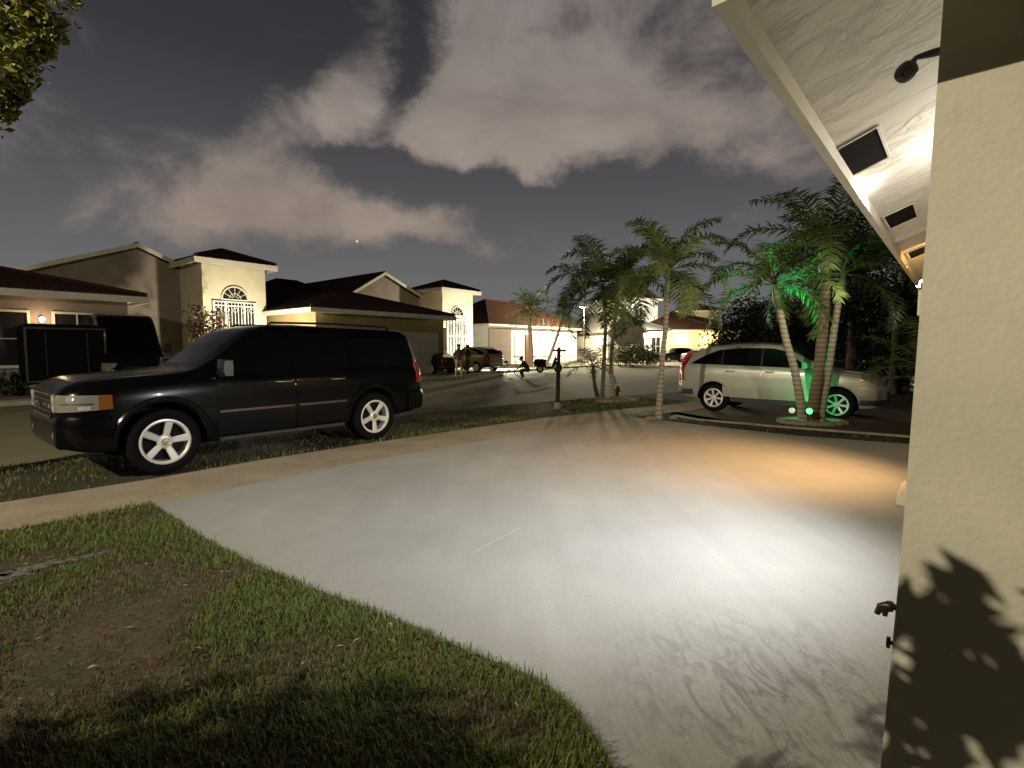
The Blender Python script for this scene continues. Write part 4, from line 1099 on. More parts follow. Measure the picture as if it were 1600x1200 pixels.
# house 4: white tower and small grey gable
h4 = house('fourth house with bright white tower and small grey gabled roof', 0, 0, loc=Vector((10.9,62,0)), rz=R(20))
gable_block(h4, M_st_grey, M_tile_g, M_trim, -2.8, 1.7, -6, 4, 3.6, -.5, 5.6, name='gable')
MB().box(2.0, 8.0, .2, 8, 0, 7.6).build('tower', M_st_white, h4)
rf = hip(2.0, 8.0, .2, 8, 7.75, 1.5, .4).build('roof', M_tile_g, h4); fascia(2.0, 8.0, .2, 8, 7.75, .4).build('fascia', M_trim, rf)
MB().box(1.75, 6.4, -3.4, .15, 0, 3.6).build('porch', M_st_white, h4)
hip(1.9, 6.4, -3.4, 2, 3.75, 1.3, .5).build('porch_roof', M_tile_g, h4)
for x in (3.0, 5.2): window(h4, x, -3.4, .8, 2.9, 1.2, (1,1), M_winglass, frame=M_trim)
mb = MB(); mb.tube([(7.2, -.25, 5.6), (7.2, -.25, 4.6)], .02, 6); mb.lathe([(.05,.25),(.20,.15),(.22,-.2),(.08,-.3)], 12, 'z', c=(7.2,-.25,4.3)); mb.build('hanging_lantern', M_black, h4)

# house 5: golden house at the end of the cul-de-sac
h5 = house('golden house at the end of the cul-de-sac with two lit wall lamps', 0, 0, loc=Vector((15.4,62,0)), rz=R(-8))
MB().box(0, 11.5, 0, 9, 0, 3.6).build('wall', M_st_gold, h5); soffit(0, 11.5, 0, 9, 3.75, .4).build('soffit', M_trim, h5)
rf = hip(0, 8.8, 0, 9, 3.75, 2.3, .5).build('garage_roof', M_tile_b, h5); fascia(0, 8.8, 0, 9, 3.75, .5, .2).build('fascia', M_trim, rf)
MB().box(5.4, 10.4, 5.2, 9.3, 3.0, 6.3).build('tower', M_st_gold, h5)
rf = hip(5.4, 10.4, 5.2, 9.3, 6.4, 1.0, .4).build('tower_roof', M_tile, h5); fascia(5.4, 10.4, 5.2, 9.3, 6.4, .4).build('fascia', M_trim, rf)
garage_door(h5, 5.3, 7.3, 0, 2.5)
hip(9.4, 16, 1.5, 9, 3.4, 1.6, .5).build('wing_roof', M_tile, h5); MB().box(11.7, 16, 1.6, 9, 0, 3.3).build('wing_wall', M_st_tan, h5)
sconce(h5, 4.9, 0, 2.75, (1,.66,.22), 420); sconce(h5, 7.75, 0, 2.75, (1,.66,.22), 420)

# dark house beyond the silver crossover
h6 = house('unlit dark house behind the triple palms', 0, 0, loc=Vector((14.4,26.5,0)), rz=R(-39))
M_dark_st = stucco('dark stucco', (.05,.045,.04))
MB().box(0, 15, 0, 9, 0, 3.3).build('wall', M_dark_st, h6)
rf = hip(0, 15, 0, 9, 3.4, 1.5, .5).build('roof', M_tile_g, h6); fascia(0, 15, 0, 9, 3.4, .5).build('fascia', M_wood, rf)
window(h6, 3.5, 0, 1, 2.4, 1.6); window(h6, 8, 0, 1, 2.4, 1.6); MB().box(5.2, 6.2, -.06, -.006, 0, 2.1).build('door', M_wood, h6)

# ---------------------------------------------------------------- near house: wing wall, eave, fittings
M_wall = stucco('house stucco', (.62,.58,.46), .10, .14, 60, 1.6)
def soffit_mat():
    """hand-trowelled texture: long ridges and bare sweeps"""
    m = bpy.data.materials.new('trowelled soffit'); t, b = nt(m); N, Lk = t.nodes, t.links
    tc = N.new('ShaderNodeTexCoord')
    mp = N.new('ShaderNodeMapping'); mp.inputs['Scale'].default_value = (1.7,.75,1); mp.inputs['Rotation'].default_value = (0,0,R(-22)); Lk.new(tc.outputs['Object'], mp.inputs[0])
    n1 = N.new('ShaderNodeTexNoise'); n1.inputs['Scale'].default_value = 3.6; n1.inputs['Detail'].default_value = 8; n1.inputs['Distortion'].default_value = .9; n1.inputs['Roughness'].default_value = .68
    Lk.new(mp.outputs[0], n1.inputs['Vector'])
    n2 = N.new('ShaderNodeTexNoise'); n2.inputs['Scale'].default_value = 24; n2.inputs['Detail'].default_value = 3; Lk.new(mp.outputs[0], n2.inputs['Vector'])
    rp = N.new('ShaderNodeMapRange'); rp.interpolation_type = 'SMOOTHSTEP'; rp.inputs['From Min'].default_value = .46; rp.inputs['From Max'].default_value = .68; Lk.new(n1.outputs[0], rp.inputs['Value'])
    ad = N.new('ShaderNodeMath'); ad.operation = 'MULTIPLY_ADD'; ad.inputs[1].default_value = .22; Lk.new(n2.outputs[0], ad.inputs[0]); Lk.new(rp.outputs[0], ad.inputs[2])
    bp = N.new('ShaderNodeBump'); bp.inputs['Strength'].default_value = .9; bp.inputs['Distance'].default_value = .012
    Lk.new(ad.outputs[0], bp.inputs['Height']); Lk.new(bp.outputs[0], b.inputs['Normal'])
    b.inputs['Base Color'].default_value = (.76,.72,.64,1); b.inputs['Roughness'].default_value = .85; b.inputs['Specular IOR Level'].default_value = .25
    return m
M_soff = soffit_mat()
nh = thing('house', 'near house at the right edge with yellow wing wall and trowelled eave', 'house', (0,0,0), AH)
sw, ew0, ew1 = 1.65, .115, .066        # wing wall face and its edge (foot, head)
zE, kE, wF = 2.50, .40, .55            # eave: fascia height, soffit slope, fascia line
mb = MB()
prof = [(-3, 0), (ew0+.012, 0), (lerp(ew0, ew1, .4), 1.0), (lerp(ew0, ew1, .75), 1.9), (ew1, 2.68), (ew1, 2.71), (-3, 3.9)]
mb.extr([(sw, w, z) for w, z in prof], (.17, 0, 0)); mb.build('wing_wall', M_wall, nh)
MB().box(sw+.17, 10.2, -.62, -.45, 0, 2.9).build('front_wall', M_wall, nh)
# sloping soffit slab and roof above it
def zs_(w): return zE+kE*(wF-w)
mb = MB(); mb.extr([(1.46, wF-.03, zs_(wF-.03)+.03), (1.46, -.6, zs_(-.6)+.03), (1.46, -.6, zs_(-.6)+.09), (1.46, wF-.03, zs_(wF-.03)+.09)], (8.6, 0, 0)); mb.build('soffit', M_soff, nh)
mb = MB(); mb.extr([(1.40, wF+.06, zE+.16), (1.40, -3, zE+.16+kE*3.6), (1.40, -3, zE+.24+kE*3.6), (1.40, wF+.06, zE+.24)], (8.75, 0, 0)); mb.build('roof', M_tile, nh)
mb = MB(); mb.box(1.46, 10.08, wF-.035, wF+.005, zE-.03, zE+.15); mb.build('fascia', M_trim, nh)
# beam that closes the porch this side of the eave
mb = MB(); mb.box(1.15, 1.455, -3, .45, zE-.07, zE+.45); mb.box(1.30, 1.455, .45, wF-.02, zE+.02, zE+.40); mb.build('porch_beam', M_st_yellow, nh)
# screened vents let into the soffit
M_mesh = pm('vent mesh', (.012,.010,.009), .95, var=.5, vs=160, spec=.05)
def soffit_point(px, py):
    r = ray(px, py); c, s_ = math.cos(AH), math.sin(AH)
    rs, rw = r.x*c+r.y*s_, -r.x*s_+r.y*c; t = (zE+.03+kE*wF-CAMH)/(r.z+kE*rw); return rs*t, rw*t
for k, (px, py) in enumerate(((1348,238), (1408,337), (1437,392))):
    us, uw = soffit_point(px, py)
    if k == 0: print('vent', us, uw)
    uw = uw if k < 2 else uw
    mb = MB(); a, b = .25, .085
    q = [(us+dx, uw+dw, zs_(uw+dw)+.026) for dx, dw in ((-a,-b),(a,-b),(a,b),(-a,b))]
    mb.extr(q, (0,0,-.004)); v = mb.build('vent', M_mesh, nh)
    mb = MB(); fr = .012
    for (x0, w0, x1, w1) in ((-a,-b-fr,a,-b),( -a,b,a,b+fr),(-a-fr,-b-fr,-a,b+fr),(a,-b-fr,a+fr,b+fr)):
        q = [(us+x0,uw+w0,zs_(uw+w0)+.024),(us+x1,uw+w0,zs_(uw+w0)+.024),(us+x1,uw+w1,zs_(uw+w1)+.024),(us+x0,uw+w1,zs_(uw+w1)+.024)]; mb.extr(q, (0,0,-.007))
    mb.build('vent_frame', M_soff, v)
us, uw = soffit_point(1412, 367)
mb = MB(); mb.extr([(us-.015, wF-.04, zs_(wF-.04)+.03), (us-.015, -.6, zs_(-.6)+.03), (us-.015, -.6, zs_(-.6)-.03), (us-.015, wF-.04, zs_(wF-.04)-.012)], (.03,0,0)); mb.build('soffit_rib', M_trim, nh)
# pilaster further along: cap and foot stand proud of the line of the wall
PS = 6.3
mb = MB(); mb.box(PS, PS+.5, -.45, .20, 0, 2.9); pil = mb.build('pilaster', M_wall, nh)
mb = MB(); mb.box(PS-.06, PS+.56, -.5, .335, 1.86, 2.10); mb.box(PS-.03, PS+.53, -.5, .29, 1.80, 1.86); mb.build('pilaster_cap', M_trim, nh)
mb = MB(); mb.box(PS-.05, PS+.55, -.5, .42, .0, .10); mb.box(PS-.03, PS+.53, -.5, .40, .10, .13); mb.build('pilaster_foot', M_trim, nh)
# hose tap on the far flank of the wing wall
M_brass = pm('weathered brass', (.06,.055,.045), .45, .8)
cs, sn = math.cos(AH), math.sin(AH)
def hl(v): return (v.x*cs+v.y*sn, -v.x*sn+v.y*cs, v.z)
tp = hl(AT(1383, 952, 1.36)); q = Vector(tp)
mb = MB(); base = Vector((q.x, ew0-.02, q.z+.012))
mb.tube([base, Vector((q.x, q.y-.004, q.z+.014)), Vector((q.x, q.y+.010, q.z+.006)), Vector((q.x, q.y+.018, q.z-.018))], [.008,.010,.010,.007], 10)
mb.lathe([(.006,0),(.008,.014),(.016,.018),(.018,.024),(.010,.03),(0,.031)], 12, 'z', c=(q.x, q.y, q.z+.012-.03)); mb.lathe([(.013,-.006),(.015,.002),(.013,.010)], 10, 'y', c=(q.x, q.y-.012, q.z+.012))
tap = mb.build('hose_tap', M_brass, smooth=45); tag(tap, 'dark metal hose tap on the edge of the yellow wing wall', 'tap'); tap.rotation_euler = (0,0,AH)
q = Vector(hl(AT(1388, 1003, 1.36)))
mb = MB(); mb.tube([(q.x, ew0-.03, q.z), (q.x, q.y, q.z)], .006, 8); mb.lathe([(.012,-.004),(.012,.004)], 10, 'y', c=(q.x, q.y, q.z)); mb.tube([(q.x, q.y, q.z-.016), (q.x, q.y, q.z+.014)], .005, 8)
st = mb.build('pipe_stub', M_brass, smooth=45); tag(st, 'short pipe stub on the wall edge below the hose tap', 'pipe'); st.rotation_euler = (0,0,AH)
# security camera on its arm at the head of the wing wall
scam = thing('security_camera', 'small dark security camera on a short arm under the eave', 'camera', (0,0,0), AH)
M_cam = pm('camera plastic', (.085,.075,.065), .5)
p0 = Vector(hl(AT(1469, 80, 1.40))); p1 = Vector(hl(AT(1431, 90, 1.40))); pc = Vector(hl(AT(1415, 113, 1.40)))
p0.y = min(p0.y, ew1+.002)
mb = MB(); mb.tube([p0, p0.lerp(p1, .55), p1], [.011,.0095,.006], 10); mb.lathe([(.022,0),(.022,.006)], 14, 'y', c=(p0.x, p0.y-.002, p0.z)); mb.tube([p1, p1.lerp(pc, .6)], [.006,.010], 8)
mb.build('bracket', M_cam, scam, smooth=50)
ax = (Vector((.55,.75,-.45))).normalized(); rot = ax.to_track_quat('Z', 'Y').to_matrix().to_4x4()
mb = MB(); mb.lathe([(.012,-.024),(.021,-.018),(.024,-.006),(.023,.008),(.018,.018),(.012,.022),(0,.023)], 9, 'z', c=pc, M=rot); hd_ = mb.build('camera_head', M_cam, scam, smooth=28)
mb = MB(); mb.lathe([(.005,0),(.004,.003),(0,.003)], 10, 'z', c=pc+Vector((-.018,.004,-.012)), M=Matrix.Rotation(R(-100),4,'Y')); mb.build('lens', M_black, hd_)
# ---------------------------------------------------------------- palms and other plants
def leaf_mat(name, c, rough=.55, var=.35):
    m = pm(name, c, rough, var=var, vs=1.6, spec=.35)
    m.node_tree.nodes['Principled BSDF'].inputs['Subsurface Weight'].default_value = 0
    return m
M_frond = leaf_mat('palm frond', (.10,.15,.04)); M_frond_y = leaf_mat('palm frond yellowish', (.15,.19,.05)); M_frond_d = leaf_mat('palm frond dark', (.06,.085,.03))
M_rach = pm('frond stalk', (.12,.15,.05), .5)
M_dead = pm('dead frond', (.13,.08,.04), .8, var=.4, vs=6)
M_shaft = pm('crownshaft', (.12,.17,.06), .45, var=.2, vs=5)
def trunk_mat(name, c):
    m = pm(name, c, .9, bump=.5, bs=30); t = m.node_tree; N, Lk = t.nodes, t.links; b = N['Principled BSDF']
    tc = N.new('ShaderNodeTexCoord'); w = N.new('ShaderNodeTexWave'); w.bands_direction = 'Z'; w.inputs['Scale'].default_value = 3.2; w.inputs['Distortion'].default_value = 2.0; w.inputs['Detail'].default_value = 3
    Lk.new(tc.outputs['Object'], w.inputs[0]); cr = N.new('ShaderNodeValToRGB'); cr.color_ramp.elements[0].color = (*[q*.62 for q in c],1); cr.color_ramp.elements[1].color = (*[q*1.12 for q in c],1); cr.color_ramp.elements[0].position = .1; cr.color_ramp.elements[1].position = .45
    Lk.new(w.outputs['Fac'], cr.inputs[0]); Lk.new(cr.outputs[0], b.inputs['Base Color']); return m
M_trunk = trunk_mat('pale palm trunk', (.34,.30,.23)); M_trunk_b = trunk_mat('brown palm trunk', (.17,.12,.08)); M_bark = pm('bark', (.09,.06,.04), .9, var=.4, vs=6, bump=.8, bs=18)

def frond(mb, base, az, el, L, droop, ll, n=34, twist=0.0, hang=.35, rmi=1, wid=.030):
    """one feather frond: bent stalk with two rows of narrow hanging leaflets"""
    P = []; p = Vector(base); a = el; k = 26
    for i in range(k+1):
        P.append(p.copy()); t = i/k
        d = Vector((math.cos(az+twist*t)*math.cos(a), math.sin(az+twist*t)*math.cos(a), math.sin(a)))
        p = p+d*(L/k); a -= droop/k*(.35+1.5*t)
    mb.tube(P, [lerp(.022, .004, i/k) for i in range(k+1)], 4, cap=False, mi=rmi)
    for i in range(n):
        t = .13+.87*i/(n-1); x = t*k; j = min(int(x), k-1); c = P[j].lerp(P[j+1], x-j); d = (P[j+1]-P[j]).normalized()
        up = Vector((0,0,1)); sd = d.cross(up)
        sd = sd.normalized() if sd.length > .05 else Vector((math.cos(az+1.57), math.sin(az+1.57), 0)); nn = sd.cross(d).normalized()
        ln = ll*(math.sin(PI*clamp(.14+t*.80))**.7)*random.uniform(.85,1.1)
        for s_ in (1, -1):
            f = random.uniform(.30,.75); q = (sd*s_*.86+d*f+nn*random.uniform(-.25,.40)).normalized()
            m1 = c+q*ln*.5; e = m1+(q+Vector((0,0,-hang*random.uniform(.7,1.9)))).normalized()*ln*.52
            w = d*(wid*.5)*random.uniform(.8,1.2)
            mb.add([c-w*.6, c+w*.6, m1+w, m1-w, e], [(0,1,2,3),(3,2,4)], 0)
def palm(name, label, path, r0, r1, nfr, L, ll, tmat, fm, group=None, els=(-.35,1.25), seed=0, droop=(1.2,2.0), shaft=.55, n=34, az0=0, extra=(), hang=.35, wid=.03, bulge=.0, spear=False):
    random.seed(seed)
    base = Vector(path[0]); t = thing(name, label, 'palm tree', base, 0, group)
    pts = [Vector(p)-base for p in path]
    # smooth the trunk line
    k = 16; PP, RR = [], []
    def cat(i, u):
        a, b, c, d = pts[max(i-1,0)], pts[i], pts[i+1], pts[min(i+2,len(pts)-1)]
        return .5*((2*b)+(c-a)*u+(2*a-5*b+4*c-d)*u*u+(3*b-a-3*c+d)*u**3)
    m = len(pts)-1
    for i in range(m):
        for j in range(k): PP.append(cat(i, j/k))
    PP.append(pts[-1]); N_ = len(PP)
    for i in range(N_):
        u = i/(N_-1); RR.append(lerp(r0, r1, u)+r0*.55*math.exp(-u*14)+bulge*math.sin(PI*u)+.004*math.sin(i*2.1))
    PP[0] = PP[0]-Vector((0,0,.05))
    MB().tube(PP, RR, 14).build('trunk', tmat, t, smooth=60)
    top = PP[-1]; d = (PP[-1]-PP[-3]).normalized()
    if shaft: MB().tube([top-d*.06, top+d*shaft*.2, top+d*shaft*.55, top+d*shaft], [r1*1.05, r1*1.55, r1*1.25, r1*.6], 12).build('crownshaft', M_shaft, t, smooth=60)
    mb = MB(); c = top+d*shaft*.86
    for i in range(nfr):
        az = az0+i*2.39996+random.uniform(-.15,.15); u = (i+.5)/nfr
        el = lerp(els[0], els[1], u)+random.uniform(-.08,.08)
        frond(mb, c+d*.10*u, az, el, L*random.uniform(.88,1.06)*(1-.12*u), random.uniform(*droop)*(1-.35*u), ll, n, random.uniform(-.25,.25), hang, wid=wid)
    if spear: mb.tube([c, c+d*L*.35, c+d*L*.62+Vector((.03,.02,0))], [.022,.016,.003], 5, mi=1)
    for (az, el, Lk_, dr) in extra: frond(mb, c, az, el, Lk_, dr, ll, n, 0, hang, wid=wid)
    mb.build('crown', [fm, M_rach], t, fix=False)
    return t
def P(px, py, Y): return AT(px, py, Y)
# single pale palm in the grass strip
b = G(1029,655); Y = b.y
palm('palm_tree', 'lone pale-trunked palm at the tip of the grass strip', [b, P(1034,570,Y), P(1040,510,Y), P(1043,458,Y)], .060, .048, 15, 1.78, .46, M_trunk, M_frond_y, 'palms along the pavement', seed=4, els=(-.3,1.40), droop=(1.6,2.5), shaft=.5, n=60, wid=.034)
mb = MB()
for (dx, dy, r) in ((-.17,-.08,.10),(.33,.02,.07)):
    c = b+Vector((dx,dy,.0)); mb2 = MB(); mb2.lathe([(r*.9,0),(r,.03),(r*.7,.06),(0,.07)], 9, 'z')
    for i, v in enumerate(mb2.v): mb2.v[i] = tuple(Vector(v)*(1+.18*noise.noise((v[0]*9+dx*7, v[1]*9, v[2]*9))))
    s = mb2.build('stone', M_walk, smooth=50); s.location = c+Vector((0,0,.0)); s.scale = (1.3,.8,1)
    tag(s, 'pale stone lying left of the lone palm' if dx < 0 else 'small pale stone lying right of the lone palm', 'stone', 'stones by the lone palm')
# two slim palms further along, one tree group each
b1 = G(941,623); b2 = G(957,624)
palm('palm_tree', 'left slim palm of the pair on the verge beyond the dark post', [b1, P(944,560,b1.y), P(946,510,b1.y), P(944,478,b1.y)], .065, .05, 13, 2.3, .56, M_trunk, M_frond, 'palms along the pavement', seed=9, els=(-.35,1.25), droop=(1.7,2.5), shaft=.6, n=58, wid=.04, az0=.6, extra=((PI*.98,.75,2.4,2.6),))
palm('palm_tree', 'right slim palm of the pair on the verge beyond the dark post', [b2, P(955,560,b2.y), P(960,510,b2.y), P(964,470,b2.y)], .062, .05, 13, 2.3, .56, M_trunk, M_frond, 'palms along the pavement', seed=23, els=(-.35,1.25), droop=(1.7,2.5), shaft=.6, n=58, wid=.04, az0=2.1)
bs_ = G(934,622)
palm('young_palm', 'short young palm with spread fronds at the foot of the slim pair', [bs_, bs_+Vector((-.08,.05,.35)), bs_+Vector((-.14,.05,.80))], .07, .05, 9, 1.15, .36, M_trunk_b, M_frond_y, None, seed=31, els=(-.1,1.1), droop=(1.2,1.9), shaft=.2, n=24, spear=False)
# ring of mulch round the pair and a dark red stub beside it
mb = MB(); mb.lathe([(.95,0),(.9,.05),(.5,.10),(0,.12)], 26, 'z')
for i, v in enumerate(mb.v): mb.v[i] = (v[0]*(1+.15*noise.noise((v[0]*3,v[1]*3,0))), v[1]*.7, v[2])
o = mb.build('mulch_bed', M_walk, smooth=60); o.location = G(952,625)+Vector((0,0,-.02)); tag(o, 'low pale mulch bed round the foot of the slim palm pair', 'mulch bed')
M_redst = pm('red stub', (.16,.03,.025), .7, var=.3, vs=8)
mb = MB(); mb.lathe([(.075,0),(.075,.03),(.055,.04),(.055,.24),(.065,.26),(.06,.33),(.035,.38),(0,.395)], 16, 'z'); mb.lathe([(.025,-.10),(.03,-.08),(.03,.08),(.025,.10)], 10, 'x', c=(0,0,.24))
o = mb.build('hydrant', M_redst, smooth=40); o.location = G(963,622); o.rotation_euler = (.0,R(8),0); tag(o, 'short dark red hydrant right of the slim palm pair', 'hydrant')
# triple palms with the green lamp
bt = G(1269,660); Yt = bt.y
tl = bt+Vector((-.17,.0,0)); tc_ = bt+Vector((.0,.04,0)); tr = bt+Vector((.16,.02,0))
palm('palm_tree', 'left leaning palm of the green-lit cluster', [tl, P(1242,580,Yt), P(1228,530,Yt), P(1217,478,Yt)], .085, .06, 11, 1.95, .46, M_trunk, M_frond, 'palm cluster lit by the green lamp', seed=41, els=(-.05,1.25), droop=(1.6,2.5), n=56, shaft=.5, wid=.036)
palm('palm_tree', 'thick brown middle palm of the green-lit cluster', [tc_, P(1279,580,Yt), P(1287,500,Yt), P(1290,428,Yt)], .115, .09, 13, 2.35, .52, M_trunk_b, M_frond, 'palm cluster lit by the green lamp', seed=52, els=(-.1,1.3), droop=(1.6,2.4), n=60, shaft=.6, az0=1.0, wid=.036)
palm('palm_tree', 'right slim palm of the green-lit cluster, leaning to the house', [tr, P(1293,590,Yt), P(1303,520,Yt), P(1312,462,Yt)], .080, .055, 10, 2.0, .46, M_trunk, M_frond_d, 'palm cluster lit by the green lamp', seed=63, els=(.0,1.25), droop=(1.6,2.4), n=56, shaft=.5, az0=.3, wid=.036)
for k, (px, py, dx) in enumerate(((1240,520,-.9), (1244,520,.9), (1303,522,.8), (1300,478,.9))):     # cut frond stubs and small shoots
    pass
# ring stones
random.seed(5); mb = None
ring = thing('planter_ring', 'ring of flat pale stones round the green-lit palm cluster', 'planter', bt)
for k in range(13):
    a = 2*PI*k/13; r = random.uniform(.13,.17); mb = MB(); mb.lathe([(r*.95,-.01),(r,.02),(r*.85,.055),(0,.07)], 8, 'z')
    for i, v in enumerate(mb.v): mb.v[i] = tuple(Vector(v)*(1+.15*noise.noise((v[0]*7+k, v[1]*7, v[2]*7))))
    o = mb.build('stone', M_walk, ring, smooth=50); o.location = (.62*math.cos(a), .42*math.sin(a), 0); o.rotation_euler = (0,0,a+PI/2); o.scale = (1.3,.75,1)
# palms in front of the third house
bp = AT(831,560,45); bp.z = 0
palm('palm_tree', 'two-stemmed dark palm in front of the third house', [bp, P(829,530,bp.y), P(827,505,bp.y), P(829,488,bp.y)], .20, .15, 22, 2.7, .75, M_trunk_b, M_frond_d, None, seed=71, els=(-.5,1.4), droop=(1.0,1.8), n=28, shaft=.3, wid=.06)
bq = AT(850,560,43); bq.z = 0
palm('palm_tree', 'leaning thin palm with a hanging dead frond by the street lamp', [bq, P(858,560,bq.y), P(872,520,bq.y), P(880,492,bq.y)], .14, .12, 14, 2.2, .7, M_trunk_b, M_frond_d, None, seed=77, els=(-.6,1.2), droop=(1.2,2.0), n=24, shaft=.3, wid=.06)
hf = thing('palm_frond', 'long dead brown frond hanging down beside the street lamp', 'frond', P(903,482,bq.y-1.0)); mb = MB()
frond(mb, (0,0,0), PI*1.02, .1, 3.7, 2.4, .55, 30, 0, 1.2, wid=.09); mb.build('leaflets', [M_dead, M_dead], hf, fix=False)
# low palm right of the silver crossover
br = Vector((9.2,10.9,0))
palm('young_palm', 'low bushy palm spreading in front of the silver crossover', [br, br+Vector((-.05,0,.3)), br+Vector((-.1,0,.75))], .10, .08, 13, 2.0, .5, M_trunk_b, M_frond_y, None, seed=83, els=(-.1,1.2), droop=(1.0,1.7), shaft=.2, n=34, spear=False)

def leaf_cloud(mb, clumps, per, size, mi=(0,1,2), flat=.6):
    for (c, r) in clumps:
        c = Vector(c); rv = Vector(r) if hasattr(r, '__len__') else Vector((r,r,r)); m_ = random.choice(mi)
        for i in range(per):
            d = Vector((random.gauss(0,1), random.gauss(0,1), random.gauss(0,1))).normalized()*random.random()**.42
            p = c+Vector((d.x*rv.x, d.y*rv.y, d.z*rv.z)); s = size*random.uniform(.6,1.3)
            a = Vector((random.gauss(0,1), random.gauss(0,1), random.gauss(0,flat))).normalized(); b_ = a.orthogonal().normalized()
            b_ = (Matrix.Rotation(random.uniform(0,6.28), 3, a) @ b_)
            mb.add([p-a*s*.5, p+b_*s*.24, p+a*s*.55, p-b_*s*.24], [(0,1,2,3)], m_ if random.random() < .75 else random.choice(mi))
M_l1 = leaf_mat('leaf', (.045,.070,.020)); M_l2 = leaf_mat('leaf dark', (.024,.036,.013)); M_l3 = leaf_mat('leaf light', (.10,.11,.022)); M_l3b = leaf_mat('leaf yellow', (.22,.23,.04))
def broad_tree(label, loc, trunk_h, tr, clumps, per, size, group=None, mats=None, limbs=6, seed=1, name='tree', cat='tree'):
    random.seed(seed); t = thing(name, label, cat, loc, 0, group)
    mb = MB(); mb.tube([(0,0,-.05),(.03,.02,trunk_h*.5),(0,.05,trunk_h)], [tr*1.35,tr,tr*.8], 12)
    for k in range(min(limbs, len(clumps))):
        c = Vector(clumps[k][0]); s = Vector((0,.05,trunk_h*random.uniform(.75,1))); m = s.lerp(c, .5)+Vector((0,0,-.1*c.length*.2))
        mb.tube([s, m, c], [tr*.6, tr*.35, tr*.1], 8)
    mb.build('trunk', M_bark, t, smooth=60)
    mb = MB(); leaf_cloud(mb, clumps, per, size); mb.build('crown', mats or [M_l1, M_l2, M_l3], t, fix=False); return t
def rclumps(n, c, r, cr):
    out = []
    for i in range(n):
        d = Vector((random.gauss(0,1), random.gauss(0,1), random.gauss(0,1))).normalized()*random.random()**.4
        out.append((Vector(c)+Vector((d.x*r[0], d.y*r[1], d.z*r[2])), cr*random.uniform(.65,1.25)))
    return out
# tree whose leaves hang into the upper left corner
random.seed(15); lt = Vector((-6.9,4.9,0))
def rel(px, py, Y): return AT(px, py, Y)-lt
cl = [(rel(25,25,4.9),.32),(rel(62,40,4.9),.20),(rel(58,72,4.9),.13),(rel(12,100,4.8),.24),(rel(14,140,4.9),.14),(rel(4,170,4.9),.11),(rel(40,-30,4.9),.45),(rel(-40,60,5),.6),(rel(-70,130,5),.5),(rel(-60,-50,5),.8),(rel(-160,20,5.2),.9)]
broad_tree('leafy tree at the left edge, its lit leaves against the night sky', lt, 2.7, .12, cl, 460, .085, seed=16, limbs=11, mats=[M_l3, M_l3b, M_l3b])
# trees behind the silver crossover
random.seed(21)
for k, (px, Yt_, h, rr) in enumerate(((1180,24,3.6,2.2),(1330,19,6.6,2.6),(1400,17.5,5.6,2.2))):
    b0 = AT(px, 560, Yt_); b0.z = 0
    random.seed(30+k); cs_ = rclumps(26, (0,0,h*.66), (rr,rr*.8,h*.34), .75)
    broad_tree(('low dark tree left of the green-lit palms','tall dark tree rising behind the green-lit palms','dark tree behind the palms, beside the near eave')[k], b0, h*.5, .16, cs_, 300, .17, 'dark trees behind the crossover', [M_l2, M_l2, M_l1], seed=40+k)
# tall hedge wall behind them
def hedge(label, a, b_, h, w, per, size, seed, mats=None, name='hedge', rag=.25):
    random.seed(seed); t = thing(name, label, 'hedge', (0,0,0)); L_ = (b_-a).length; n = max(3, int(L_/(w*.55))); cl_ = []
    d = (b_-a).normalized()
    for i in range(n):
        for z in [w*.45+k*w*.6 for k in range(max(1, int(h/(w*.6))))]:
            cl_.append((a.lerp(b_, (i+.5)/n)+Vector((random.gauss(0,.06),random.gauss(0,.06), z+random.uniform(-.1,rag*.6))), (w*.62,w*.62,w*.62)))
    mb = MB(); leaf_cloud(mb, cl_, per, size); mb.build('foliage', mats or [M_l1,M_l2,M_l3], t, fix=False)
    mb = MB()
    for i in range(n): p = a.lerp(b_, (i+.5)/n); mb.tube([p-Vector((0,0,.05)), p+Vector((0,0,h*.6))], .03, 5)
    mb.build('stems', M_bark, t); return t
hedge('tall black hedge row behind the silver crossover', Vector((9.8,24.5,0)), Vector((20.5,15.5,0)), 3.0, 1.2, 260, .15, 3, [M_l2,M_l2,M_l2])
hedge('clipped green hedge beyond the road, right of the slim palm pair', AT(962,560,44)*Vector((1,1,0)) if False else Vector((8.9,44.6,0)), Vector((12.6,45.2,0)), 1.7, 1.3, 300, .20, 4, [M_l1,M_l2,M_l3])
hedge('low lit shrubs under the wall lamps of the golden house', Vector((17.6,58.6,0)), Vector((27.5,58.0,0)), 1.0, 1.0, 160, .22, 5, [M_l3,M_l1,M_l3])
hedge('low dark planting along the foot of the left house wall', AT(-60,560,15.6)*Vector((1,1,0)), AT(66,560,17.0)*Vector((1,1,0)), .95, .8, 240, .12, 8, [M_l2,M_l1,M_l2])
random.seed(9)
broad_tree('bare brown bush against the gable of the left house', S(9.6,26.6), .6, .07, rclumps(14,(0,0,2.6),(.75,.6,1.5),.5), 120, .16, seed=51, mats=[M_bark,M_dead,M_bark], name='bush', cat='bush')
hedge('low dark planting by the third house porch', S(47.5,24), S(51.5,25.5), 1.5, 1.2, 220, .2, 12, [M_l1,M_l2,M_l3])
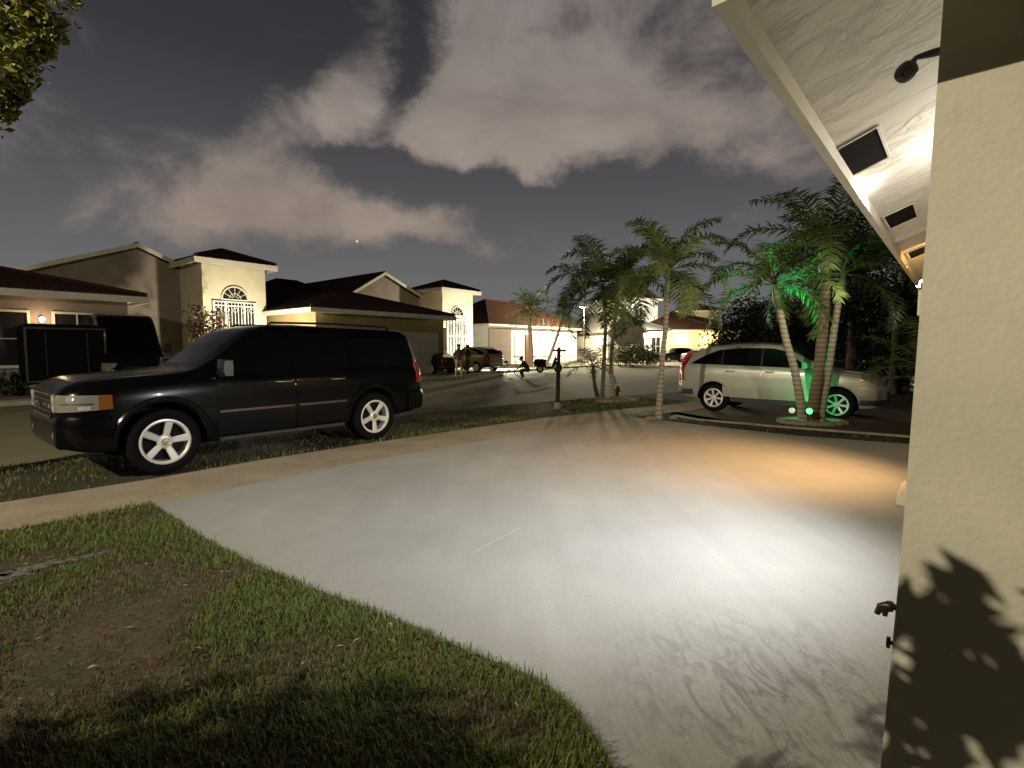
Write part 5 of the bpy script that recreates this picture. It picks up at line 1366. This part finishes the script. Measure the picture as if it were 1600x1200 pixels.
# trees on the lawn behind the camera: leaf shadows on the wing wall, and one added to shade the grass
random.seed(77); sb = H(-.42,1.30); sb.z = 0
cl = []
for i in range(44):     # crown drawn out towards the street lamp
    u = random.uniform(0, .55); p = H(-.80*u, .49*u+.08+random.uniform(-.36,.34), .46*u+random.uniform(1.16,2.33))
    cl.append((p, random.uniform(.06,.11)))
for i in range(54):
    u = random.uniform(0, .55); p = H(-.80*u, .49*u+.08+random.uniform(-.36,.34), .46*u+random.uniform(1.12,1.72))
    cl.append((p, random.uniform(.06,.10)))
broad_tree('slim broad-leaved sapling on the lawn facing the wing wall', sb, 1.35, .018, cl, 26, .10, seed=78)
sb = Vector((-4.45,-.1,0)); random.seed(80)
broad_tree('round-crowned unseen tree added to shade the lawn, behind the camera', sb, 1.9, .10, rclumps(18, (0,0,2.75), (.5,.5,.35), .28), 110, .12, seed=81)
# ---------------------------------------------------------------- posts, lamps, people, lights
M_post = pm('dark weathered post', (.028,.020,.015), .85, var=.3, vs=8)
b = G(871,638)
pt = thing('post', 'dark wooden post with a short crossbar on the verge', 'post', b)
mb = MB(); mb.tube([(0,0,.0),(.012,0,.7),(.03,0,1.52)], [.062,.055,.048], 10); mb.lathe([(.05,1.5),(.055,1.53),(.02,1.58),(0,1.6)], 10, 'z', c=(.03,0,0)); mb.build('shaft', M_post, pt, smooth=60)
MB().box(-.13,.21,-.025,.025,1.47,1.52).build('crossbar', M_post, pt)
MB().lathe([(.09,-.02),(.085,.10),(.07,.16),(0,.17)], 12, 'z').build('footing', M_walk, pt, smooth=50)
MB().tube([(.03,0,1.55),(.035,0,2.05)], .008, 6).build('rod', M_moss, pt)
# street lamp at the kerb before the third house
def street_lamp(label, loc, h, arm, rz, energy, col, glow=30, group='street lamps', spot=None):
    t = thing('street_lamp', label, 'street lamp', loc, rz, group)
    MB().tube([(0,0,-.05),(0,0,.5),(0,0,h-.3),(0,0,h-.02)], [.11,.085,.065,.055], 12).build('pole', M_kerb, t, smooth=60)
    MB().tube([(0,0,h-.1),(arm*.5,0,h+.12),(arm,0,h+.14)], [.045,.04,.035], 8).build('arm', M_kerb, t, smooth=60)
    A, B = [], []
    for i in range(9):
        u = -1+2*i/8; a, b_ = [], []
        for k in range(7):
            v = -1+2*k/6; a.append((arm+.12+.36*u, .15*v*(1-.3*u*u), h+.20-.09*(u*u)*.6-.09*v*v*.7)); b_.append((arm+.12+.36*u, .15*v*(1-.3*u*u), h+.10))
        A.append(a); B.append(b_)
    hd_ = MB().shell(A, B).build('lamp_head', M_moss, t, smooth=50)
    mb = MB(); mb.lathe([(0,-.07),(.12,-.05),(.17,0),(0,.002)], 16, 'z', c=(arm+.14,0,h+.095)); mb.build('lamp_lens', pm('lit lens', (.9,.85,.7), .4, emit=col, es=glow), hd_, smooth=50)
    l = bpy.data.lights.new('street_light', 'POINT'); l.energy = energy; l.color = col; l.shadow_soft_size = .03
    o = bpy.data.objects.new('street_light', l); COL.objects.link(o); o.parent = t; o.location = (arm+.14, 0, h-.16)
    return t
LMP = (1.0,.80,.50)
sl = AT(913,560,53.5); sl.z = 0
street_lamp('short street lamp standing at the corner of the third house', sl, 5.75, .1, R(180), 11500, (1,.86,.58))
street_lamp('street lamp on the near verge behind the camera', S(-7.4,5.6), 6.6, .5, AS, 3900, (1,.89,.65))
street_lamp('street lamp on the far verge before the middle house', S(31,21.2), 6.2, .8, AS-PI/2, 900, (1,.82,.52)) if False else None

# wooden sign of life across the road: people with bicycles
M_skin = pm('skin', (.35,.20,.13), .6); M_hair = pm('dark hair', (.02,.014,.01), .7)
M_navy = pm('dark cloth', (.022,.020,.028), .85); M_plum = pm('plum cloth', (.10,.055,.075), .85); M_khaki = pm('khaki cloth', (.42,.31,.19), .85); M_wht = pm('white cloth', (.7,.68,.64), .8); M_green = pm('dark green cloth', (.015,.030,.024), .85)
def person(label, loc, rz, pose, top, leg, bag=False):
    """one skinned figure: pelvis-rooted skeleton, taper on every limb, five fingers a hand"""
    V, E, RAD, ZONE = [], [], [], []
    def v(p, r, zone, par=None):
        V.append(Vector(p)); RAD.append(r); ZONE.append(zone)
        if par is not None: E.append((par, len(V)-1))
        return len(V)-1
    st = pose == 'stand'
    if st:
        pel = (0,0,.93); ch = (0,.0,1.22); ne = (0,0,1.46); hd0 = (.02,0,1.63)
        legs = [((0,s*.10,.88),(.03+.05*s,s*.11,.50),(-.02+.10*s,s*.12,.09),(.10+.10*s,s*.14,.035)) for s in (1,-1)]
        arms = [((0,s*.20,1.40),(-.04,s*.26,1.12),(.10,s*.25,.90)) for s in (1,-1)]
    else:
        pel = (-.12,0,.42); ch = (.06,0,.68); ne = (.20,0,.88); hd0 = (.30,0,1.02)
        legs = [((-.08,s*.11,.42),(.34,s*.17,.48),(.18,s*.15,.09),(.32,s*.16,.035)) for s in (1,-1)]
        arms = [((.16,s*.19,.84),(.30,s*.24,.62),(.48,s*.12,.52)) for s in (1,-1)]
    a = v(pel, .135, 'leg'); c = v(ch, .15, 'top', a); sh = v(Vector(ne)-Vector((0,0,.06)), .12, 'top', c); n_ = v(Vector(ne)+Vector((.01,0,.03)), .055, 'skin', sh)
    h1_ = v(Vector(hd0)-Vector((-.02,0,.06)), .075, 'skin', n_); h2_ = v(hd0, .095, 'skin', h1_); v(Vector(hd0)+Vector((-.01,0,.09)), .075, 'skin', h2_)
    v(Vector(hd0)+Vector((.105,0,-.02)), .016, 'skin', h2_)
    for L_ in legs:
        i = v(L_[0], .095, 'leg', a); i = v(L_[1], .065, 'leg', i); i = v(L_[2], .042, 'leg', i); v(L_[3], .036, 'shoe', i)
    for A_ in arms:
        i = v(A_[0], .065, 'top', sh); i = v(A_[1], .045, 'top', i); i = v(A_[2], .028, 'skin', i)
        d = (Vector(A_[2])-Vector(A_[1])).normalized(); sd = Vector((1,0,0)) if st else Vector((0,1,0)); pm_ = v(Vector(A_[2])+d*.07, .026, 'skin', i)
        for k, ln in enumerate((.065,.078,.072,.055)):
            f0 = v(V[pm_]+d*.025+sd*(-.027+.018*k), .009, 'skin', pm_); v(V[f0]+d*ln+Vector((.012,0,-.006)), .008, 'skin', f0)
        th_ = v(V[i]+d*.03+sd*.035, .010, 'skin', i); v(V[th_]+d*.045+sd*.012, .009, 'skin', th_)
    me = bpy.data.meshes.new('person'); me.from_pydata(V, E, []); o = bpy.data.objects.new('person', me); COL.objects.link(o)
    md = o.modifiers.new('skin', 'SKIN'); o.modifiers.new('sub', 'SUBSURF').levels = 1
    sv = me.skin_vertices[0].data
    for i, q in enumerate(sv): q.radius = (RAD[i], RAD[i]); q.use_root = (i == 0)
    bpy.context.view_layer.update()
    m2 = bpy.data.meshes.new_from_object(o.evaluated_get(bpy.context.evaluated_depsgraph_get())); o.modifiers.clear(); o.data = m2
    m2.materials.clear()
    for m in (M_skin, top, leg, M_black): m2.materials.append(m)
    idx = {'skin':0,'top':1,'leg':2,'shoe':3}
    segs = [(V[i], V[j], ZONE[j]) for i, j in E]
    for p in m2.polygons:
        q = p.center; best = min(segs, key=lambda s_: ((s_[0].lerp(s_[1], clamp((q-s_[0]).dot(s_[1]-s_[0])/max(1e-6,(s_[1]-s_[0]).length_squared)))-q).length)); p.material_index = idx[best[2]]; p.use_smooth = True
    o.location = loc; o.rotation_euler = (0,0,rz); tag(o, label, 'person')
    mb = MB(); hc = Vector(hd0)+Vector((-.03,0,.04)); mb.lathe([(.0,.115),(.06,.105),(.098,.05),(.105,-.01),(.095,-.06),(.06,-.075)], 16, 'z', c=hc); mb.build('hair', M_hair, o, smooth=60)
    if bag:
        mb = MB(); mb.lathe([(.02,.20),(.06,.12),(.10,0),(.09,-.08),(0,-.10)], 12, 'z', c=(.13,-.20,.98)); bg_ = mb.build('shopping_bag', M_wht, smooth=50); bg_.location = loc; bg_.rotation_euler = (0,0,rz); tag(bg_, 'small white bag held by the standing person in dark clothes', 'bag')
    return o
person('person standing in dark clothes in front of the bronze crossover', G(731,587.5), R(-150), 'stand', M_navy, M_navy, bag=True)
person('person standing in plum top and khaki trousers, left of the one in dark clothes', G(717,591.5), R(-60), 'stand', M_plum, M_khaki)
person('person crouching in dark green beside the bicycle', G(823,592), R(165), 'crouch', M_green, M_green)
def bicycle(label, loc, rz, sc_=1.0, fr=None):
    t = thing('bicycle', label, 'bicycle', loc, rz); r = .30*sc_; wb = 1.0*sc_
    for x in (-wb/2, wb/2):
        mb = MB(); mb.lathe([(r-.03,-.018),(r,-.012),(r,.012),(r-.03,.018)], 28, 'y', c=(x,0,r), closed=True); w = mb.build('wheel', M_rubber, t, smooth=40)
        mb = MB()
        for k in range(10): a = 2*PI*k/10; mb.tube([(x,0,r),(x+(r-.03)*math.cos(a),0,r+(r-.03)*math.sin(a))], .004, 4)
        mb.lathe([(.02,-.04),(.02,.04)], 8, 'y', c=(x,0,r)); mb.build('spokes', M_chrome, w)
    A, B, C_, D_ = Vector((-wb/2,0,r)), Vector((-.12*sc_,0,r-.02)), Vector((-.22*sc_,0,r+.42*sc_)), Vector((.33*sc_,0,r+.40*sc_))
    mb = MB()
    for p, q in ((A,B),(A,C_),(B,C_),(B,D_),(C_,D_),(D_,Vector((wb/2,0,r))),(D_,D_+Vector((-.04,0,.16)))): mb.tube([p,q], .016, 8)
    mb.build('frame', fr or M_redst, t, smooth=60)
    mb = MB(); h_ = D_+Vector((-.04,0,.16)); mb.tube([h_+Vector((-.06,-.26,.03)),h_+Vector((.02,-.1,0)),h_+Vector((.02,.1,0)),h_+Vector((-.06,.26,.03))], .014, 8); mb.build('handlebar', M_black, t, smooth=60)
    mb = MB(); s0 = C_+Vector((-.03,0,.10)); mb.tube([C_, s0], .013, 6); mb.lathe([(0,-.13),(.075,-.10),(.07,0),(.03,.10),(0,.13)], 12, 'x', c=s0+Vector((0,0,.02))); mb.build('saddle', M_black, t, smooth=60)
    mb = MB(); mb.lathe([(.08,-.006),(.08,.006)], 16, 'y', c=B); mb.tube([B+Vector((0,.02,0)),B+Vector((.10,.05,-.10)),B+Vector((.10,.12,-.10))], .01, 6); mb.tube([B+Vector((0,-.02,0)),B+Vector((-.10,-.05,.10)),B+Vector((-.10,-.12,.10))], .01, 6); mb.build('crank', M_chrome, t)
    return t
bicycle('small red bicycle standing at the kerb between the people', G(798,588), AS-R(62), .95)
# motor scooter under the thin palm
def scooter(label, loc, rz):
    t = thing('scooter', label, 'scooter', loc, rz)
    for x in (-.55,.62):
        mb = MB(); mb.lathe([(.14,-.05),(.22,-.055),(.25,0),(.22,.055),(.14,.05)], 24, 'y', c=(x,0,.25), closed=True); w = mb.build('wheel', M_rubber, t, smooth=40); MB().lathe([(.15,-.03),(.15,.03),(0,.035)], 20, 'y', c=(x,0,.25)).build('rim', M_alloy, w, smooth=40)
    mb = MB(); mb.extr([(-.95,-.17,.42),(-.30,-.17,.34),(-.20,-.17,.30),(.22,-.17,.30),(.36,-.17,.36),(.52,-.17,.95),(.40,-.17,.99),(.16,-.17,.42),(-.18,-.17,.42),(-.20,-.17,.74),(-.90,-.17,.78),(-1.0,-.17,.66)], (0,.34,0)); mb.build('body', M_dark_paint, t)
    A = [[(lerp(-.95,-.15,i/8), -.15+.30*k/6, .80+.07*math.sin(PI*k/6)+.03*math.sin(PI*i/8)) for k in range(7)] for i in range(9)]; MB().shell(A, [[(p[0],p[1],.74) for p in r_] for r_ in A]).build('seat', M_black, t, smooth=50)
    mb = MB(); mb.tube([(.62,0,.25),(.52,0,.6),(.44,0,1.05)], .03, 8); mb.tube([(.36,-.33,1.08),(.44,-.12,1.06),(.44,.12,1.06),(.36,.33,1.08)], .018, 8); mb.build('handlebar', M_black, t, smooth=60)
    MB().lathe([(0,-.05),(.08,-.02),(.085,.03),(0,.05)], 14, 'x', c=(.53,0,.88)).build('headlight', M_lens, t, smooth=50)
    MB().tube([(.38,0,.78),(.5,0,.56),(.62,0,.53),(.86,0,.40)], [.06,.10,.11,.05], 8).build('mudguard', M_dark_paint, t, smooth=60)
    return t
scooter('dark motor scooter parked under the leaning thin palm', G(857,582.5), AS-R(46))
# pale hydrant across the cul-de-sac
mb = MB(); mb.lathe([(.17,0),(.17,.05),(.12,.06),(.12,.52),(.15,.54),(.15,.58),(.12,.66),(.05,.74),(.04,.78),(0,.78)], 16, 'z'); mb.lathe([(.06,-.22),(.06,.22)], 10, 'x', c=(0,0,.42)); mb.lathe([(.075,-.2),(.075,-.1)], 10, 'y', c=(0,0,.40))
o = mb.build('hydrant', pm('pale hydrant paint', (.72,.66,.46), .5), smooth=40); o.location = Vector((12.6,42.8,.05)); o.scale = (1.15,1.15,1.25); tag(o, 'pale yellow hydrant across the cul-de-sac beside the lone palm trunk', 'hydrant')
# garden spot lamps at the foot of the cluster
def garden_spot(label, loc, yaw, tilt, col, energy, glow, blend=.6, size=70):
    t = thing('garden_spotlight', label, 'lamp', loc, yaw, 'garden spot lamps')
    MB().tube([(0,0,-.05),(0,0,.16)], .012, 8).build('spike', M_black, t)
    M = Matrix.Translation((0,0,.20)) @ Matrix.Rotation(-tilt, 4, 'Y')
    hd_ = MB().lathe([(.035,-.07),(.055,-.05),(.065,.06),(.06,.06)], 16, 'x', M=M).build('housing', M_black, t, smooth=40)
    MB().lathe([(.058,.045),(.062,.062),(.05,.092),(.028,.106),(0,.11)], 16, 'x', M=M).build('lens', pm('lit lens '+str(col), (.8,.8,.8), .3, emit=col, es=glow), hd_, smooth=40)
    if energy:
        l = bpy.data.lights.new('garden_light', 'SPOT'); l.energy = energy; l.color = col; l.spot_size = R(size); l.spot_blend = blend; l.shadow_soft_size = .03
        o = bpy.data.objects.new('garden_light', l); COL.objects.link(o); o.parent = t
        d = Vector((math.cos(tilt),0,math.sin(tilt))); o.location = Vector((0,0,.20))+d*.125; o.rotation_euler = d.to_track_quat('-Z','Y').to_euler()
    return t
GR = (.02,1.0,.30)
gs = AT(1263,634,Yt-.30)
garden_spot('green spotlight glowing at the foot of the palm cluster', (gs.x,gs.y,.06), R(262), R(20), (.03,1.0,.14), 0, 4.5, size=90)
gs2 = G(1233,655)+Vector((0,-.1,0))
garden_spot('second spotlight with pale lens left of the green one', (gs2.x,gs2.y,.0), R(-120), R(10), (1,.88,.6), 0, .45)
# the green beam also washes the crossover door: unseen point light added behind the trunks
l = bpy.data.lights.new('green_spill', 'POINT'); l.energy = 6; l.color = GR; l.shadow_soft_size = .03
o = bpy.data.objects.new('green_spill', l); COL.objects.link(o); gb = AT(1264,632,Yt+.24); o.location = gb

# flood lamps fixed to the front wall under the eave
def spot(name, loc, target, energy, col, size, blend, soft=.05):
    l = bpy.data.lights.new(name, 'SPOT'); l.energy = energy; l.color = col; l.spot_size = R(size); l.spot_blend = blend; l.shadow_soft_size = soft
    o = bpy.data.objects.new(name, l); COL.objects.link(o); o.location = loc; o.rotation_euler = (Vector(target)-Vector(loc)).to_track_quat('-Z','Y').to_euler(); return o
def point(name, loc, energy, col, soft=.06):
    l = bpy.data.lights.new(name, 'POINT'); l.energy = energy; l.color = col; l.shadow_soft_size = soft
    o = bpy.data.objects.new(name, l); COL.objects.link(o); o.location = loc; return o
spot('green_uplight', gb, AT(1240,425,Yt-.15), 620, GR, 62, .8, .03)  # beam of the green spotlight, emitted unseen from behind the trunks
WH = (.95,.98,1.0); OR = (1.0,.58,.22)
spot('white_flood', H(3.9,-.12,2.52), H(3.9,2.75), 1000, WH, 98, 1.0)
point('white_flood_spill', H(3.7,-.26,2.56), 28, (1,.95,.88))
spot('orange_flood', H(7.5,.33,2.46), H(7.15,2.3), 860, (1,.58,.24), 96, 1.0)
point('orange_flood_spill', H(6.9,-.05,2.5), 18, OR)

# landscape lamp in the left house's bed; unseen lights added for two other towers
point('tower_light', S(11.2,24.6,.9), 2000, (1,.91,.68), .1)
point('tower_light', S(28.6,24.4,1.2), 3300, (1,.91,.68), .1)  # added in place of the street lamp that lights the middle tower
point('tower_light', Vector((16.0,57.5,4.5)), 4000, (1,.92,.74), .2)  # unseen light added to brighten the white tower

spot('palm_fill', H(9.7,.40,2.40), AT(1090,450,12), 330, (1,.90,.68), 100, 1.0)  # unseen light added to brighten the palms and the silver crossover
